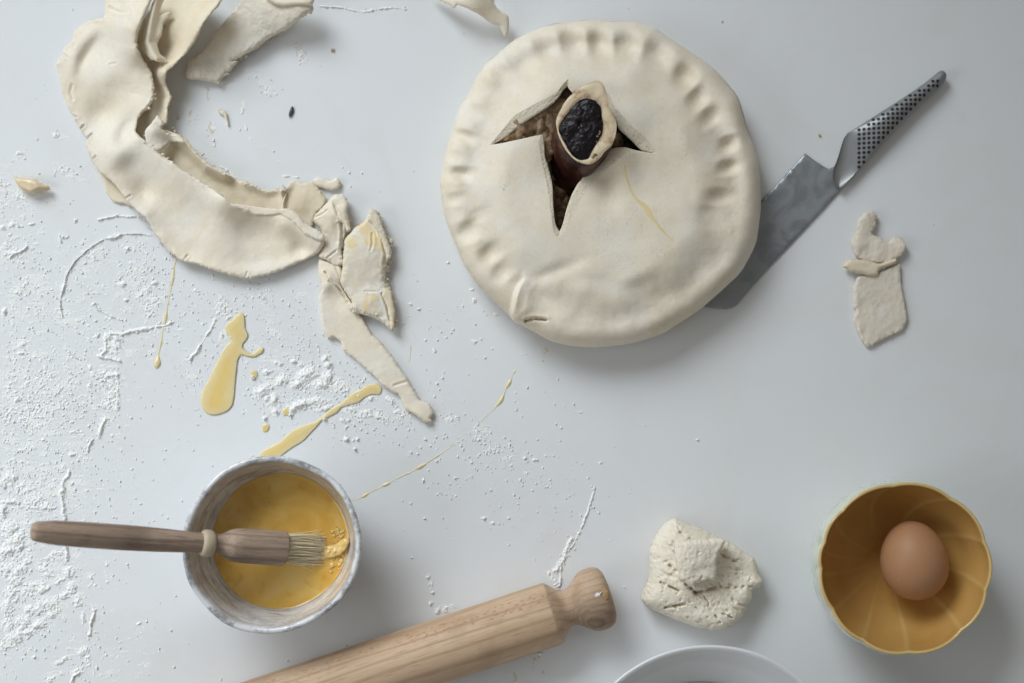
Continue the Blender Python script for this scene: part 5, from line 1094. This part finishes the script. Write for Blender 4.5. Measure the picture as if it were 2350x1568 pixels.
for (x, y, sx, sy, v, r) in ((1430, 640, 18, 60, .62, 8), (1310, 770, 14, 60, .55, 10), (1345, 840, 30, 50, .6, 0), (1450, 860, 16, 60, .6, 12), (1490, 990, 16, 60, .55, 0), (1225, 820, 40, 30, .5, 0), (1560, 590, 40, 24, .55, -30)):
    p = cA([(x, y)])[0]; blob(p[0], p[1], sx / 3., sy / 3., v, 0, r)
for (x, y, sx, sy, v, r) in ((690, 330, 26, 40, .72, 0), (720, 400, 30, 22, .66, 30), (660, 300, 20, 40, .5, 0), (90, 900, 18, 60, .55, 0), (110, 1050, 16, 70, .5, 0), (1830, 245, 60, 10, .5, 35)):
    p = cB([(x, y)])[0]; blob(p[0], p[1], sx * .33, sy * .33, v, 0, r)
for (x, y, sx, sy, v, r) in ((1750, 690, 24, 50, .6, 15), (1640, 760, 14, 50, .6, 10), (1790, 745, 30, 14, .55, 0), (1590, 745, 14, 20, .5, 0)):
    p = cR([(x, y)])[0]; blob(p[0], p[1], sx * .4, sy * .4, v, 0, r)
for (x, y, sx, sy, v, r) in ((1250, 805, 5, 12, .8, 20), (760, 650, 20, 12, .4, 0)): blob(x, y, sx, sy, v, 0, r)
act = D > .05; px = xs[act].astype(float); py = ys[act].astype(float); A[:] = 0
A[act] = np.clip(D[act] + (vn(px, py, 3.2, 981) - .5) * .9 + (vn(px * .8, py * .4, 7, 982) - .5) * .8 - .52, 0, .5) * .5
mask = A > .04; fm = mask[:-1, :-1] | mask[1:, :-1] | mask[:-1, 1:] | mask[1:, 1:]
FLOUR_KEEP = FLOUR
m = M('dough_residue', rough=.7, spec=.3); m.set('Base Color', m.mix(m.noise(200, 3), (.70, .655, .55), (.62, .57, .46))); FLOUR = m.m
film_mesh('dough_residue', D > -1, 'faint tan smears of dough rubbed onto the worktop')
bpy.data.objects['dough_residue']['category'] = 'dough smear'
FLOUR = FLOUR_KEEP; D = DK; DG = DGK
# loose grains
rs = np.random.RandomState(77)
pd = np.clip(DG, 0, 1.6) + .006 * (xs < 1500) + .0008
pd = pd.ravel() / pd.sum(); cdf = np.cumsum(pd)
NG = 38000
k = np.searchsorted(cdf, rs.rand(NG)); gx = k % NX + rs.rand(NG); gy = k // NX + rs.rand(NG)
rad = (.07 + .13 * rs.rand(NG) + .75 * rs.rand(NG) ** 16) / 1000
rad = rad * np.where(D[np.clip(gy.astype(int), 0, NY - 1), np.clip(gx.astype(int), 0, NX - 1)] > .62, 1.5, 1.0)
EGX = cC([(1390, 1110), (1280, 1350), (1322, 1352), (1338, 1362), (1330, 1378), (1318, 1368), (1468, 962), (1495, 990), (1470, 1085), (1412, 1022), (1320, 1420), (1422, 1396), (1440, 1000), (1350, 1350), (1484, 1010), (1404, 1180)]) + cF([(1530, 440), (1540, 475), (1465, 535), (1145, 748), (835, 935), (858, 910), (310, 262), (300, 250)])
NE = len(EGX); gx[:NE] = [p[0] for p in EGX]; gy[:NE] = [p[1] for p in EGX]; rad[:NE] = [.62, .60, .34, .34, .34, .3, .5, .46, .46, .7, .3, .34, .3, .3, .36, .3, .5, .9, .5, 1.0, .6, .5, 1.3, 1.]
rad[:NE] /= 1000; zlift = np.zeros(NG); zlift[:NE] = .0009
x, y = W(gx, gy, 0.)
v0, f0 = ico(1)
big = rad > .00042
def grains(idx, sub):
    v0, f0 = ico(sub); n = len(idx)
    sc_ = rad[idx][:, None, None] * rs.uniform(.7, 1.35, (n, 1, 3)) * np.array([1, 1, .7])
    nz = 1 + .35 * (rs.rand(n, len(v0), 1) - .5)
    V = v0[None] * sc_ * nz + np.stack([x[idx], y[idx], rad[idx] * .35 + zlift[idx]], 1)[:, None, :]
    F = f0[None] + (np.arange(n) * len(v0))[:, None, None]
    return V.reshape(-1, 3), F.reshape(-1, 3)
Va, Fa = grains(np.where(~big)[0], 1)
Vb, Fb = grains(np.where(big)[0], 2)
V = np.concatenate([Va, Vb]); F = np.concatenate([Fa, Fb + len(Va)])
tag(link('flour_grains', V, F, FLOUR), 'loose grains of white flour sprinkled over the worktop', 'flour', kind='stuff')
print('flour faces', nf, 'grain faces', len(F))
